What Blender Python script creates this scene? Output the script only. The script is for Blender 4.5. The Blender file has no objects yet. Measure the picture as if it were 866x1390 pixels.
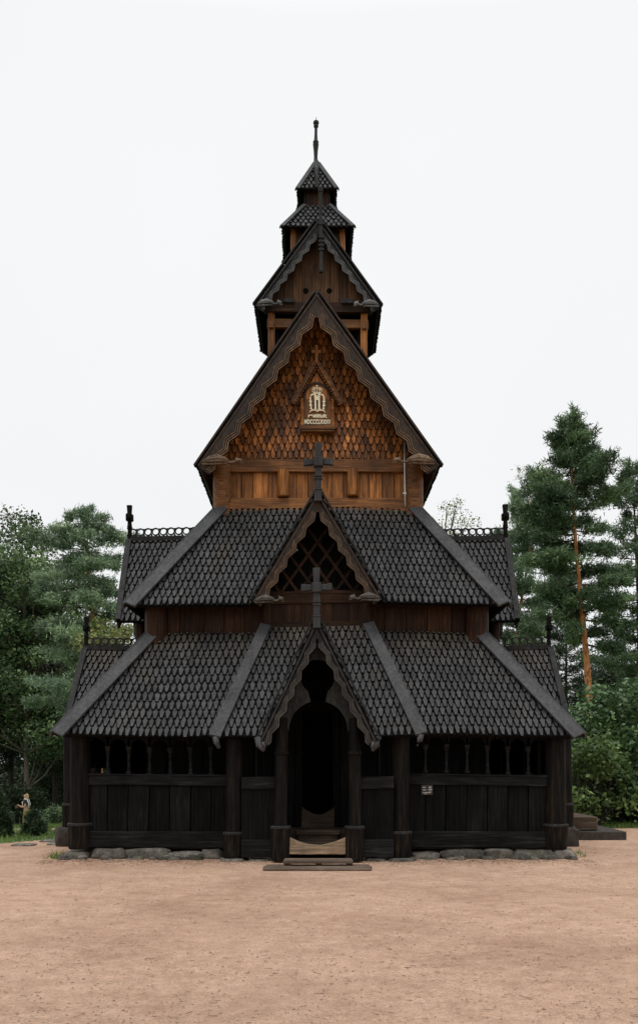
import bpy, math, random
import numpy as np
from mathutils import Vector, Matrix

random.seed(7)
RNG = np.random.default_rng(11)
R = math.radians
SC = bpy.context.scene
COL = SC.collection

# ------------------------------------------------------------------ materials
def new_mat(name):
    m = bpy.data.materials.new(name); m.use_nodes = True
    nt = m.node_tree; nt.nodes.clear()
    out = nt.nodes.new('ShaderNodeOutputMaterial')
    b = nt.nodes.new('ShaderNodeBsdfPrincipled')
    nt.links.new(b.outputs[0], out.inputs[0])
    return m, nt, b, out

def N(nt, t, **kw):
    n = nt.nodes.new(t)
    for k, v in kw.items(): setattr(n, k, v)
    return n

def noise(nt, scale3, sc=1.0, detail=5, rough=.6, coord='Object', dist=0.0):
    tc = N(nt, 'ShaderNodeTexCoord'); mp = N(nt, 'ShaderNodeMapping')
    mp.inputs['Scale'].default_value = scale3
    nt.links.new(tc.outputs[coord], mp.inputs[0])
    n = N(nt, 'ShaderNodeTexNoise'); n.inputs['Scale'].default_value = sc
    n.inputs['Detail'].default_value = detail; n.inputs['Roughness'].default_value = rough
    n.inputs['Distortion'].default_value = dist
    nt.links.new(mp.outputs[0], n.inputs['Vector'])
    return n.outputs['Fac']

def ramp(nt, src, stops):
    r = N(nt, 'ShaderNodeValToRGB'); el = r.color_ramp.elements
    while len(el) < len(stops): el.new(.5)
    for e, (p, c) in zip(el, stops):
        e.position = p; e.color = (*c, 1) if len(c) == 3 else c
    nt.links.new(src, r.inputs[0]); return r.outputs[0]

def mix(nt, a, b, f, mode='MIX'):
    n = N(nt, 'ShaderNodeMix', data_type='RGBA', blend_type=mode)
    for s, v in ((n.inputs[0], f), (n.inputs[6], a), (n.inputs[7], b)):
        if isinstance(v, bpy.types.NodeSocket): nt.links.new(v, s)
        elif isinstance(v, tuple): s.default_value = (*v, 1) if len(v) == 3 else v
        else: s.default_value = v
    return n.outputs[2]

def bump(nt, b, src, strength, dist=.01):
    n = N(nt, 'ShaderNodeBump'); n.inputs['Strength'].default_value = strength
    n.inputs['Distance'].default_value = dist
    nt.links.new(src, n.inputs['Height']); nt.links.new(n.outputs[0], b.inputs['Normal'])

def wood(name, dark, mid, light, axis='z', rough=.7, var=.5, spec=.3, patch=None, grain=1.0):
    """tarred timber: long streaks, blotches of wear, a tone per board (face attribute rnd)"""
    m, nt, b, _ = new_mat(name)
    st = {'z': (26, 26, 1.6), 'x': (1.6, 26, 26), 'y': (26, 1.6, 26), 'n': (14, 14, 9)}[axis]
    g = noise(nt, st, 1.0, 6, .65, dist=.4)
    bl = noise(nt, (1.3, 1.3, 1.0), 1.7, 4, .6)
    col = ramp(nt, g, [(.28, dark), (.52, mid), (.78, light)])
    blr = ramp(nt, bl, [(.3, (.55, .55, .55)), (.7, (1.35, 1.35, 1.35))])
    col = mix(nt, col, blr, .8, 'MULTIPLY')
    at = N(nt, 'ShaderNodeAttribute', attribute_name='rnd')
    lo, hi = 1 - var, 1 + var
    ar = ramp(nt, at.outputs['Fac'], [(0, (lo,) * 3), (1, (hi,) * 3)])
    col = mix(nt, col, ar, 1.0, 'MULTIPLY')
    if patch:
        pn = noise(nt, (.9, .9, .6), 1.3, 5, .65)
        pf = ramp(nt, pn, [(patch[1], (0, 0, 0)), (patch[1] + .16, (1, 1, 1))])
        col = mix(nt, col, mix(nt, col, patch[0], .75), pf)
    nt.links.new(col, b.inputs['Base Color'])
    rr = ramp(nt, g, [(.2, (rough + .15,) * 3), (.8, (rough - .1,) * 3)])
    nt.links.new(rr, b.inputs['Roughness'])
    b.inputs['Specular IOR Level'].default_value = spec
    bump(nt, b, g, .5 * grain, .012)
    return m

M = {}
def plain0(name, col, rough, spec):
    m, nt, b, _ = new_mat(name); b.inputs['Base Color'].default_value = (*col, 1)
    b.inputs['Roughness'].default_value = rough; b.inputs['Specular IOR Level'].default_value = spec
    return m
M['roof'] = wood('tarred_shingles', (.0245, .0248, .0256), (.0405, .041, .0422), (.065, .0655, .067), 'n', .58, .24, .25, patch=((.062, .05, .034), .58))
def weathered_tops(m):
    nt = m.node_tree; b = next(n for n in nt.nodes if n.type == 'BSDF_PRINCIPLED'); src = b.inputs['Base Color'].links[0].from_socket
    tc = N(nt, 'ShaderNodeTexCoord'); sp = N(nt, 'ShaderNodeSeparateXYZ'); nt.links.new(tc.outputs['Object'], sp.inputs[0])
    n = noise(nt, (1, 1, .6), 1.6, 5, .65)
    fac = None
    for lo, hi in ((3.55, 4.3), (6.45, 6.95)):
        mr = N(nt, 'ShaderNodeMapRange'); mr.inputs[1].default_value = lo; mr.inputs[2].default_value = hi
        nt.links.new(sp.outputs[2], mr.inputs[0])
        cut = N(nt, 'ShaderNodeMath', operation='LESS_THAN'); nt.links.new(sp.outputs[2], cut.inputs[0]); cut.inputs[1].default_value = hi + .1
        mu = N(nt, 'ShaderNodeMath', operation='MULTIPLY'); nt.links.new(mr.outputs[0], mu.inputs[0]); nt.links.new(cut.outputs[0], mu.inputs[1])
        if fac is None: fac = mu.outputs[0]
        else:
            mxx = N(nt, 'ShaderNodeMath', operation='MAXIMUM'); nt.links.new(fac, mxx.inputs[0]); nt.links.new(mu.outputs[0], mxx.inputs[1]); fac = mxx.outputs[0]
    ad = N(nt, 'ShaderNodeMath', operation='MULTIPLY'); nt.links.new(fac, ad.inputs[0]); nt.links.new(ramp(nt, n, [(.35, (.15,) * 3), (.6, (1,) * 3)]), ad.inputs[1])
    at = N(nt, 'ShaderNodeAttribute', attribute_name='rnd')
    tone = ramp(nt, at.outputs['Fac'], [(0, (.052, .043, .031)), (1, (.105, .088, .062))])
    nt.links.new(mix(nt, src, tone, ad.outputs[0]), b.inputs['Base Color'])
weathered_tops(M['roof'])
M['hip'] = wood('weathered_boards', (.034, .0345, .036), (.055, .056, .058), (.088, .089, .092), 'z', .62, .2, .22)
M['tar'] = wood('tarred_timber', (0.0020, 0.0020, 0.0020), (0.0051, 0.0051, 0.0051), (0.0147, 0.0147, 0.0147), 'z', .7, .3, .08)
M['tar_x'] = wood('tarred_beams', (0.0034, 0.0034, 0.0034), (0.0112, 0.0112, 0.0112), (0.0360, 0.0360, 0.0360), 'x', .7, .3, .08)
M['tar_worn'] = wood('worn_tarred_posts', (0.0028, 0.0026, 0.0024), (0.0069, 0.0062, 0.0056), (0.0343, 0.0232, 0.0132), 'z', .65, .3, .08)
M['post_base'] = wood('worn_post_feet', (0.0033, 0.0029, 0.0025), (0.0108, 0.0086, 0.0070), (0.0513, 0.0364, 0.0226), 'z', .75, .2, .08)
M['edge'] = plain0('shingle_gap_shade', (.0055, .0053, .005), .85, .05)  # near-black rims: shade in the gaps between shingles painted into the colour
M['ring'] = wood('worn_lit_post_rings', (.012, .0115, .011), (.024, .023, .022), (.045, .043, .041), 'n', .7, .2, .12)  # worn rims; the light caught on top is put into the paler tone
M['cross'] = wood('dark_cross_timber', (.022, .0222, .0228), (.036, .0362, .037), (.06, .0605, .062), 'z', .6, .15, .2)
M['warm'] = wood('warm_pine_boards', (0.0495, 0.0171, 0.0045), (0.2465, 0.0892, 0.0187), (0.5704, 0.2346, 0.0534), 'z', .55, .5, .3, patch=((.06, .028, .01), .62))
M['warm_x'] = wood('warm_pine_beams', (.04, .017, .006), (.15, .058, .015), (.33, .138, .036), 'x', .58, .3, .3, patch=((.04, .02, .01), .58))
M['gable'] = wood('brown_gable_shingles', (.06, .022, .006), (.25, .085, .018), (.60, .225, .048), 'z', .5, .72, .3, patch=((.06, .033, .021), .56))
M['gable_edge'] = wood('gable_shingle_gap_shade', (.02, .009, .004), (.045, .02, .008), (.08, .036, .014), 'n', .7, .3, .1)  # dark rim colour, stands for the shade between the gable shingles
M['turret_brown'] = wood('brown_turret_boards', (0.0180, 0.0078, 0.0036), (0.0638, 0.0285, 0.0112), (0.1530, 0.0720, 0.0270), 'z', .6, .45, .2)
M['black'] = plain0('flat_black', (.003, .003, .003), .9, .05)
M['red'] = wood('dark_red_brown_boards', (0.0080, 0.0035, 0.0018), (0.0252, 0.0102, 0.0042), (0.0638, 0.0255, 0.0097), 'z', .6, .45, .15)  # dark tone, the aisle wall's shading is put into the colour
M['red_x'] = wood('dark_red_brown_beams', (0.0108, 0.0048, 0.0024), (0.0315, 0.0133, 0.0056), (0.0808, 0.0357, 0.0145), 'x', .6, .3, .15)
M['barge_brown'] = wood('brown_bargeboards', (0.0112, 0.0064, 0.0040), (0.0272, 0.0144, 0.0080), (0.0560, 0.0288, 0.0152), 'n', .6, .2, .3)
M['rib_brown'] = wood('worn_brown_mouldings', (0.0640, 0.0360, 0.0192), (0.1440, 0.0837, 0.0450), (0.2600, 0.1650, 0.1000), 'n', .6, .2, .3)
M['barge_grey'] = wood('grey_bargeboards', (.010, .0098, .0095), (.021, .0205, .020), (.045, .044, .043), 'n', .6, .2, .18)
M['rib_mid'] = wood('brown_grey_mouldings', (0.0680, 0.0425, 0.0272), (0.1445, 0.0952, 0.0612), (0.2380, 0.1658, 0.1148), 'n', .6, .2, .2)
M['rib_dark'] = wood('dark_worn_mouldings', (0.0432, 0.0382, 0.0331), (0.0900, 0.0806, 0.0706), (0.1512, 0.1368, 0.1224), 'n', .6, .2, .2)
M['rib_grey'] = wood('worn_grey_mouldings', (.07, .068, .067), (.13, .128, .127), (.21, .207, .205), 'n', .6, .2, .3)
M['threshold'] = wood('worn_threshold', (.10, .065, .038), (.25, .175, .108), (.52, .40, .27), 'x', .6, .2, .3)
M['step'] = wood('old_step_boards', (.022, .014, .009), (.055, .036, .024), (.12, .085, .06), 'x', .7, .3, .2)
M['plank'] = wood('dusty_step_planks', (0.0648, 0.0446, 0.0310), (0.1368, 0.0972, 0.0706), (0.2160, 0.1620, 0.1224), 'x', .75, .3, .2)
M['bark'] = wood('grey_bark', (.05, .04, .031), (.125, .105, .085), (.22, .19, .16), 'z', .85, .1, .2, grain=2)
M['bark_pine'] = wood('orange_pine_bark', (.16, .06, .02), (.42, .175, .06), (.62, .30, .12), 'z', .8, .2, .2, patch=((.10, .07, .05), .6), grain=2)
def pine_bark():
    m, nt, b, _ = new_mat('flaking_orange_pine_bark')
    n = noise(nt, (7, 7, 2.6), 1.0, 5, .7, dist=.6); f = noise(nt, (30, 30, 9), 1.0, 4, .7); g = noise(nt, (1, 1, .5), .8, 3)
    c = ramp(nt, n, [(.34, (.09, .045, .025)), (.46, (.36, .15, .05)), (.62, (.66, .30, .11)), (.78, (.72, .42, .21))])
    c = mix(nt, c, ramp(nt, f, [(.3, (.55, .5, .48)), (.7, (1.25, 1.25, 1.25))]), 1.0, 'MULTIPLY')
    c = mix(nt, c, (.16, .11, .08), ramp(nt, g, [(.52, (0, 0, 0)), (.7, (.6, .6, .6))]))
    nt.links.new(c, b.inputs['Base Color']); b.inputs['Roughness'].default_value = .85; b.inputs['Specular IOR Level'].default_value = .2
    bump(nt, b, n, 1.0, .04); return m
M['bark_pine'] = pine_bark()
M['bark_dark'] = wood('dark_bark', (.02, .016, .013), (.045, .037, .03), (.08, .068, .055), 'z', .85, .1, .2, grain=2)

def plain(name, col, rough=.6, metal=0.0, spec=.4, nscale=20, amt=.25):
    m, nt, b, _ = new_mat(name)
    n = noise(nt, (1, 1, 1), nscale, 4)
    r = ramp(nt, n, [(.25, tuple(c * (1 - amt) for c in col)), (.75, tuple(min(1, c * (1 + amt)) for c in col))])
    nt.links.new(r, b.inputs['Base Color'])
    b.inputs['Roughness'].default_value = rough; b.inputs['Metallic'].default_value = metal
    b.inputs['Specular IOR Level'].default_value = spec
    return m
M['cream'] = plain('cream_paint', (.88, .82, .62), .45, 0, .4, 30, .06)
M['metal'] = plain('galvanised_pipe', (.42, .42, .41), .4, .6, .5, 9, .15)
M['sign_dark'] = plain('dark_sign_plate', (.022, .018, .016), .4)
M['sign_white'] = plain('sign_print', (.42, .39, .36), .5)
M['skin'] = plain('skin', (.50, .30, .20), .5, 0, .3, 30, .08)
M['hair'] = plain('blond_hair', (.50, .34, .16), .6, 0, .3, 60, .3)
M['black_cloth'] = plain('black_cloth', (.018, .018, .022), .85)
M['olive_cloth'] = plain('olive_cloth', (.22, .19, .06), .85)
M['white_cloth'] = plain('white_cloth', (.75, .74, .72), .8, 0, .3, 20, .08)
M['brown_leather'] = plain('brown_leather', (.10, .045, .02), .5)

def stone_mat():
    m, nt, b, _ = new_mat('lichen_stone')
    n1 = noise(nt, (1, 1, 1), 5, 6, .7); n2 = noise(nt, (1, 1, 1), 22, 5, .7); n3 = noise(nt, (1, 1, 1), 2.2, 4)
    c = ramp(nt, n1, [(.3, (.05, .045, .04)), (.5, (.14, .13, .115)), (.7, (.32, .30, .27))])
    c = mix(nt, c, ramp(nt, n2, [(.3, (.5, .48, .46)), (.7, (1.25, 1.22, 1.18))]), 1.0, 'MULTIPLY')
    c = mix(nt, c, (.09, .10, .045), ramp(nt, n3, [(.55, (0, 0, 0)), (.68, (.7, .7, .7))]))
    at = N(nt, 'ShaderNodeAttribute', attribute_name='rnd')
    c = mix(nt, c, ramp(nt, at.outputs['Fac'], [(0, (.42, .40, .37)), (1, (1.35, 1.33, 1.3))]), 1.0, 'MULTIPLY')
    nt.links.new(c, b.inputs['Base Color']); b.inputs['Roughness'].default_value = .85
    bump(nt, b, n2, 1.0, .05)
    return m
M['stone'] = stone_mat()

M['dark_stone'] = plain('dark_brown_stone', (.045, .038, .032), .85, 0, .2, 9, .5)  # dark brown stone, mottled at random
def gravel_mat():
    m, nt, b, _ = new_mat('reddish_sand_gravel')
    big = noise(nt, (1, 1, 1), .35, 5, .6); mid = noise(nt, (1, 1, 1), 2.3, 6, .7)
    fine = noise(nt, (1, 1, 1), 38, 5, .75); grit = noise(nt, (1, 1, 1), 130, 3, .7)
    c = ramp(nt, mid, [(.3, (.45, .285, .196)), (.5, (.54, .355, .25)), (.7, (.61, .415, .30))])
    c = mix(nt, c, ramp(nt, big, [(.3, (.76, .72, .69)), (.5, (1, 1, 1)), (.7, (1.1, 1.11, 1.12))]), 1.0, 'MULTIPLY')
    c = mix(nt, c, ramp(nt, fine, [(.28, (.55, .52, .5)), (.45, (.95, .95, .95)), (.72, (1.25, 1.25, 1.25))]), 1.0, 'MULTIPLY')
    c = mix(nt, c, ramp(nt, grit, [(.28, (.6, .58, .56)), (.5, (1, 1, 1)), (.75, (1.3, 1.3, 1.32))]), .8, 'MULTIPLY')
    # darker damp patches of pine litter trodden into the sand
    m2 = noise(nt, (1, .8, 1), 7.5, 4, .65)
    c = mix(nt, c, ramp(nt, m2, [(.3, (.86, .85, .84)), (.7, (1.1, 1.1, 1.1))]), 1.0, 'MULTIPLY')
    lit = noise(nt, (1, .6, 1), 1.1, 9, .75)
    c = mix(nt, c, (.24, .15, .10), ramp(nt, lit, [(.60, (0, 0, 0)), (.78, (.35, .35, .35))]))
    # trodden needles: small dark flecks that gather in drifts
    fl = noise(nt, (1, .7, 1), 45, 2, .6); dr = noise(nt, (1, .8, 1), .9, 6, .75)
    ff = ramp(nt, fl, [(.60, (0, 0, 0)), (.68, (1, 1, 1))]); fd = ramp(nt, dr, [(.47, (.06, .06, .06)), (.62, (.9, .9, .9))])
    c = mix(nt, c, (.13, .08, .055), mix(nt, ff, fd, 1.0, 'MULTIPLY'))
    # a paler trodden way up to the door
    nt.links.new(c, b.inputs['Base Color']); b.inputs['Roughness'].default_value = .95
    b.inputs['Specular IOR Level'].default_value = .15
    ad = N(nt, 'ShaderNodeMath', operation='ADD'); nt.links.new(fine, ad.inputs[0]); nt.links.new(m2, ad.inputs[1])
    bump(nt, b, ad.outputs[0], .9, .04)
    return m
M['gravel'] = gravel_mat()

def lawn_mat():
    m, nt, b, _ = new_mat('lawn_and_litter')
    n = noise(nt, (1, 1, 1), .5, 6, .7); f = noise(nt, (1, 1, 1), 30, 4, .7)
    c = ramp(nt, n, [(.3, (.05, .08, .022)), (.5, (.085, .145, .035)), (.72, (.125, .18, .05))])
    c = mix(nt, c, ramp(nt, f, [(.3, (.5, .5, .5)), (.7, (1.3, 1.3, 1.3))]), 1.0, 'MULTIPLY')
    nt.links.new(c, b.inputs['Base Color']); b.inputs['Roughness'].default_value = .95
    bump(nt, b, f, .8, .04)
    return m
M['lawn'] = lawn_mat()

def leaf_mat(name, dark, mid, light, nscale=.8, trans=.25, rough=.42):
    m, nt, b, out = new_mat(name)
    at = N(nt, 'ShaderNodeAttribute', attribute_name='rnd')
    c = ramp(nt, at.outputs['Fac'], [(0, dark), (.5, mid), (1, light)])
    n = noise(nt, (1, 1, 1), nscale, 3)
    c = mix(nt, c, ramp(nt, n, [(.3, (.62, .68, .7)), (.7, (1.3, 1.25, 1.05))]), 1.0, 'MULTIPLY')
    nt.links.new(c, b.inputs['Base Color']); b.inputs['Roughness'].default_value = rough
    b.inputs['Specular IOR Level'].default_value = .3
    t = N(nt, 'ShaderNodeBsdfTranslucent'); nt.links.new(c, t.inputs[0])
    ms = N(nt, 'ShaderNodeMixShader'); ms.inputs[0].default_value = trans
    nt.links.new(b.outputs[0], ms.inputs[1]); nt.links.new(t.outputs[0], ms.inputs[2])
    nt.links.new(ms.outputs[0], out.inputs[0])
    return m
M['leaf_mid'] = leaf_mat('mid_green_leaves', (0.024, 0.040, 0.020), (0.095, 0.148, 0.070), (0.287, 0.405, 0.202))
M['leaf_dark'] = leaf_mat('dark_green_leaves', (0.011, 0.019, 0.010), (0.029, 0.048, 0.022), (0.070, 0.101, 0.049))
M['leaf_bright'] = leaf_mat('fresh_green_leaves', (0.033, 0.057, 0.018), (0.109, 0.178, 0.060), (0.336, 0.472, 0.178), .9, .4)
M['leaf_bush'] = leaf_mat('glossy_bush_leaves', (0.023, 0.047, 0.021), (0.073, 0.137, 0.054), (0.256, 0.406, 0.186), .7, .22, .33)
M['leaf_yellow'] = leaf_mat('yellowish_leaves', (0.112, 0.140, 0.042), (0.196, 0.217, 0.063), (0.308, 0.294, 0.105))
M['needle'] = leaf_mat('pine_needles', (0.023, 0.044, 0.023), (0.089, 0.149, 0.074), (0.256, 0.364, 0.189), .7, .2)
M['needle_grey'] = leaf_mat('bluish_pine_needles', (0.056, 0.088, 0.056), (0.169, 0.248, 0.154), (0.366, 0.484, 0.314), .7, .2)  # grey-green needles, lightened to hold some haze in the colour
M['needle_dark'] = leaf_mat('dark_spruce_needles', (0.013, 0.025, 0.013), (0.034, 0.060, 0.029), (0.080, 0.121, 0.057), .9, .15)
M['grass'] = leaf_mat('grass_blades', (.07, .12, .025), (.12, .20, .042), (.19, .27, .08), .6, .3)
M['pebble'] = plain('pebbles', (.42, .30, .22), .9, 0, .2, 3, .5)
M['litter'] = plain('brown_needles_and_chips', (.22, .14, .095), .9, 0, .2, 3, .5)

# ------------------------------------------------------------------ mesh builder
class MB:
    def __init__(s): s.v = []; s.f = []; s.m = []; s.r = []
    def add(s, vs, fs, mi=0, rnd=None):
        o = len(s.v); r = random.random() if rnd is None else rnd
        s.v += [tuple(p) for p in vs]
        for f in fs:
            s.f.append(tuple(i + o for i in f)); s.m.append(mi); s.r.append(r)
    def box(s, c, size, rot=None, mi=0, rnd=None, taper=1.0):
        x, y, z = (d / 2 for d in size)
        vs = []
        for dz in (-1, 1):
            k = 1 if dz < 0 else taper
            for dx, dy in ((-1, -1), (1, -1), (1, 1), (-1, 1)):
                p = Vector((dx * x * k, dy * y * k, dz * z))
                if rot is not None: p = rot @ p
                vs.append(p + Vector(c))
        s.add(vs, [(0, 3, 2, 1), (4, 5, 6, 7), (0, 1, 5, 4), (1, 2, 6, 5), (2, 3, 7, 6), (3, 0, 4, 7)], mi, rnd)
    def bb(s, x0, x1, y0, y1, z0, z1, mi=0, rnd=None):
        s.box(((x0 + x1) / 2, (y0 + y1) / 2, (z0 + z1) / 2), (abs(x1 - x0), abs(y1 - y0), abs(z1 - z0)), None, mi, rnd)
    def bar(s, p, q, w, h, up=(0, 0, 1), mi=0, rnd=None):
        p, q = Vector(p), Vector(q); d = q - p; L = d.length; d.normalize()
        u = Vector(up); sx = d.cross(u).normalized(); u2 = sx.cross(d).normalized()
        rot = Matrix((sx, d, u2)).transposed()
        s.box((p + q) / 2, (w, L, h), rot, mi, rnd)
    def tube(s, pts, rad, n=8, mi=0, rnd=None, cap=True):
        pts = [Vector(p) for p in pts]; vs = []
        for i, p in enumerate(pts):
            d = (pts[min(i + 1, len(pts) - 1)] - pts[max(i - 1, 0)]).normalized()
            a = Vector((0, 0, 1)) if abs(d.z) < .9 else Vector((1, 0, 0))
            u = d.cross(a).normalized(); w = d.cross(u).normalized()
            r = rad[i] if hasattr(rad, '__len__') else rad
            for k in range(n):
                t = 2 * math.pi * k / n
                vs.append(p + (u * math.cos(t) + w * math.sin(t)) * r)
        fs = []
        for i in range(len(pts) - 1):
            for k in range(n):
                a, b = i * n + k, i * n + (k + 1) % n
                fs.append((a, b, b + n, a + n))
        if cap:
            fs.append(tuple(range(n - 1, -1, -1))); fs.append(tuple(range(len(vs) - n, len(vs))))
        s.add(vs, fs, mi, rnd)
    def lathe(s, c, prof, n=16, mi=0, rnd=None, sx=1, sy=1):
        """prof: (radius, z) from the bottom up"""
        vs = []; fs = []
        for r, z in prof:
            for k in range(n):
                t = 2 * math.pi * (k + .5) / n
                vs.append((c[0] + r * sx * math.cos(t), c[1] + r * sy * math.sin(t), c[2] + z))
        for i in range(len(prof) - 1):
            for k in range(n):
                a, b = i * n + k, i * n + (k + 1) % n
                fs.append((a, b, b + n, a + n))
        fs.append(tuple(range(n - 1, -1, -1))); fs.append(tuple(range(len(vs) - n, len(vs))))
        s.add(vs, fs, mi, rnd)
    def prism(s, poly, off, mi=0, rnd=None):
        """convex polygon of 3-D points pushed along the vector off"""
        n = len(poly); off = Vector(off)
        vs = [Vector(p) for p in poly] + [Vector(p) + off for p in poly]
        fs = [tuple(range(n - 1, -1, -1)), tuple(range(n, 2 * n))]
        fs += [(i, (i + 1) % n, (i + 1) % n + n, i + n) for i in range(n)]
        s.add(vs, fs, mi, rnd)
    def strip(s, A, B, off, mi=0, rnd=None, closed=False):
        """solid ribbon between the polylines A and B with the thickness vector off"""
        n = len(A); off = Vector(off)
        A = [Vector(p) for p in A]; B = [Vector(p) for p in B]
        vs = A + B + [p + off for p in A] + [p + off for p in B]
        fs = []
        for i in range(n if closed else n - 1):
            j = (i + 1) % n
            fs += [(i, j, n + j, n + i), (2 * n + i, 3 * n + i, 3 * n + j, 2 * n + j),
                   (i, 2 * n + i, 2 * n + j, j), (n + i, n + j, 3 * n + j, 3 * n + i)]
        if not closed:
            fs += [(0, n, 3 * n, 2 * n), (n - 1, 3 * n - 1, 4 * n - 1, 2 * n - 1)]
        s.add(vs, fs, mi, rnd)
    def build(s, name, mats, parent=None, smooth=False, bevel=0):
        me = bpy.data.meshes.new(name); me.from_pydata([tuple(p) for p in s.v], [], s.f)
        mats = mats if isinstance(mats, (list, tuple)) else [mats]
        for m in mats: me.materials.append(m)
        me.polygons.foreach_set('material_index', s.m)
        a = me.attributes.new('rnd', 'FLOAT', 'FACE'); a.data.foreach_set('value', s.r)
        me.update()
        o = bpy.data.objects.new(name, me); COL.objects.link(o)
        if parent: o.parent = parent
        if smooth: me.shade_smooth() if smooth is True else me.set_sharp_from_angle(angle=R(smooth))
        if smooth and smooth is not True: me.polygons.foreach_set('use_smooth', [True] * len(me.polygons))
        if bevel:
            b = o.modifiers.new('edge', 'BEVEL'); b.width = bevel; b.segments = 2; b.limit_method = 'ANGLE'
        return o

def empty(name, loc=(0, 0, 0), rz=0):
    o = bpy.data.objects.new(name, None); COL.objects.link(o)
    o.location = loc; o.rotation_euler = (0, 0, rz); o.empty_display_size = .3
    return o
def tag(o, label=None, cat=None, group=None, kind=None):
    if label: o['label'] = label
    if cat: o['category'] = cat
    if group: o['group'] = group
    if kind: o['kind'] = kind
    return o
def copy_thing(o, parent=None):
    c = o.copy(); COL.objects.link(c)
    if parent: c.parent = parent
    for ch in list(o.children): copy_thing(ch, c)
    return c

def clip(poly, conv):
    """Sutherland-Hodgman, conv counter-clockwise"""
    out = poly
    for i in range(len(conv)):
        ax, ay = conv[i]; bx, by = conv[(i + 1) % len(conv)]
        inp, out = out, []
        if not inp: break
        sd = [(bx - ax) * (y - ay) - (by - ay) * (x - ax) for x, y in inp]
        for k in range(len(inp)):
            p, q = inp[k - 1], inp[k]; sp, sq = sd[k - 1], sd[k]
            if (sp >= 0) != (sq >= 0):
                t = sp / (sp - sq); out.append((p[0] + t * (q[0] - p[0]), p[1] + t * (q[1] - p[1])))
            if sq >= 0: out.append(q)
    return out

def shingles(mb, poly, hint, w=.115, pitch=.2, t=.044, thick=.03, tail=.56, taper=.84, mi=0, overhang=.03, edge=3, rim=.0145):
    """rows of pointed shingles over a convex plane; poly[0]->poly[1] is the lower edge"""
    P = [Vector(p) for p in poly]
    U = (P[1] - P[0]).normalized()
    Nn = None
    for i in range(2, len(P)):
        c = U.cross(P[i] - P[0])
        if c.length > 1e-4: Nn = c.normalized(); break
    if Nn.dot(Vector(hint)) < 0:
        Nn = -Nn
    V = Nn.cross(U).normalized()
    sgn = 1
    mid = sum(P, Vector()) / len(P)
    if (mid - P[0]).dot(V) < 0: V = -V
    conv = [((p - P[0]).dot(U), (p - P[0]).dot(V)) for p in P]
    area = sum(conv[i - 1][0] * conv[i][1] - conv[i][0] * conv[i - 1][1] for i in range(len(conv)))
    if area < 0: conv = conv[::-1]
    low = [(x, y - overhang) if abs(y) < 1e-4 else (x, y) for x, y in conv]
    umin = min(x for x, y in conv); umax = max(x for x, y in conv); vmax = max(y for x, y in conv)
    Lg = pitch * 1.55
    r = 0; v0 = -overhang
    while v0 < vmax:
        off = (.5 * w if r % 2 else 0)
        k = int((umin - w) / w)
        while k * w + off < umax + w:
            cx = k * w + off + random.uniform(-.05, .05) * w
            ww = w * random.uniform(.93, .985); jv = random.uniform(-.012, .012); tw = tail * ww * random.uniform(.9, 1.12)
            jt = random.uniform(-.006, .007)
            if random.random() < .025: jv -= random.uniform(.012, .035)
            b = v0 + jv
            k += 1
            def outline(g):      # g: how far in from the rim
                tw2, ww2, b2 = max(.012, tw - 1.5 * g), ww - 1.2 * g, b + g * 1.25
                return clip([(cx - tw2 / 2, b2 + .012), (cx - tw2 * .36, b2), (cx + tw2 * .36, b2), (cx + tw2 / 2, b2 + .012),
                             (cx + ww2 / 2, b2 + taper * pitch), (cx + ww2 / 2, b + Lg), (cx - ww2 / 2, b + Lg), (cx - ww2 / 2, b2 + taper * pitch)], low)
            rr_ = random.random()
            # worn face, a little proud of a dark rim painted as gap shade
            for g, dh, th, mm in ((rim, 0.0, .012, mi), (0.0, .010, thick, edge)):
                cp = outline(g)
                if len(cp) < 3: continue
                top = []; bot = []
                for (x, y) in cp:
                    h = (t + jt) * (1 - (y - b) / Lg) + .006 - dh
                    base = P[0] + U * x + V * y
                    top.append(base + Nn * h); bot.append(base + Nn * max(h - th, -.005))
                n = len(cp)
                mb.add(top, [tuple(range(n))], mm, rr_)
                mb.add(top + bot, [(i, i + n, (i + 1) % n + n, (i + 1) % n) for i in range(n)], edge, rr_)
        v0 += pitch; r += 1
    return U, V, Nn

def roof_plane(mb, poly, hint, slab=.06, deck=1, **kw):
    U, V, Nn = shingles(mb, poly, hint, **kw)
    mb.prism(poly, -Nn * slab, deck)
    return U, V, Nn

def hip_board(name, parent, p, q, plane_n, side, w=.2, h=.05, mat='hip', lift=.045, ext=.02):
    """flat board lying on a roof plane along the edge p (bottom) -> q (top); side: direction across the plane"""
    p, q, n = Vector(p), Vector(q), Vector(plane_n).normalized()
    d = (q - p).normalized(); p = p - d * ext
    s = d.cross(n).normalized()
    if s.dot(Vector(side)) < 0: s = -s
    mb = MB()
    quad = [p + n * lift - s * .02, p + n * lift + s * w, q + n * lift + s * w, q + n * lift - s * .02]
    mb.prism(quad, n * h, rnd=.5)
    return mb.build(name, M[mat], parent, bevel=.006)

# frames: local (a across, b inwards, z up) -> world
def T_west(a, b, z): return Vector((a, b, z))
def T_side(s, xf, yc):
    return lambda a, b, z: Vector((s * (xf - b), yc + a, z))

def wave(s, P, amp):
    t = (s / P) % 1.0
    return amp * t / .45 if t < .45 else amp * (1 - (t - .45) / .55)

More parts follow.
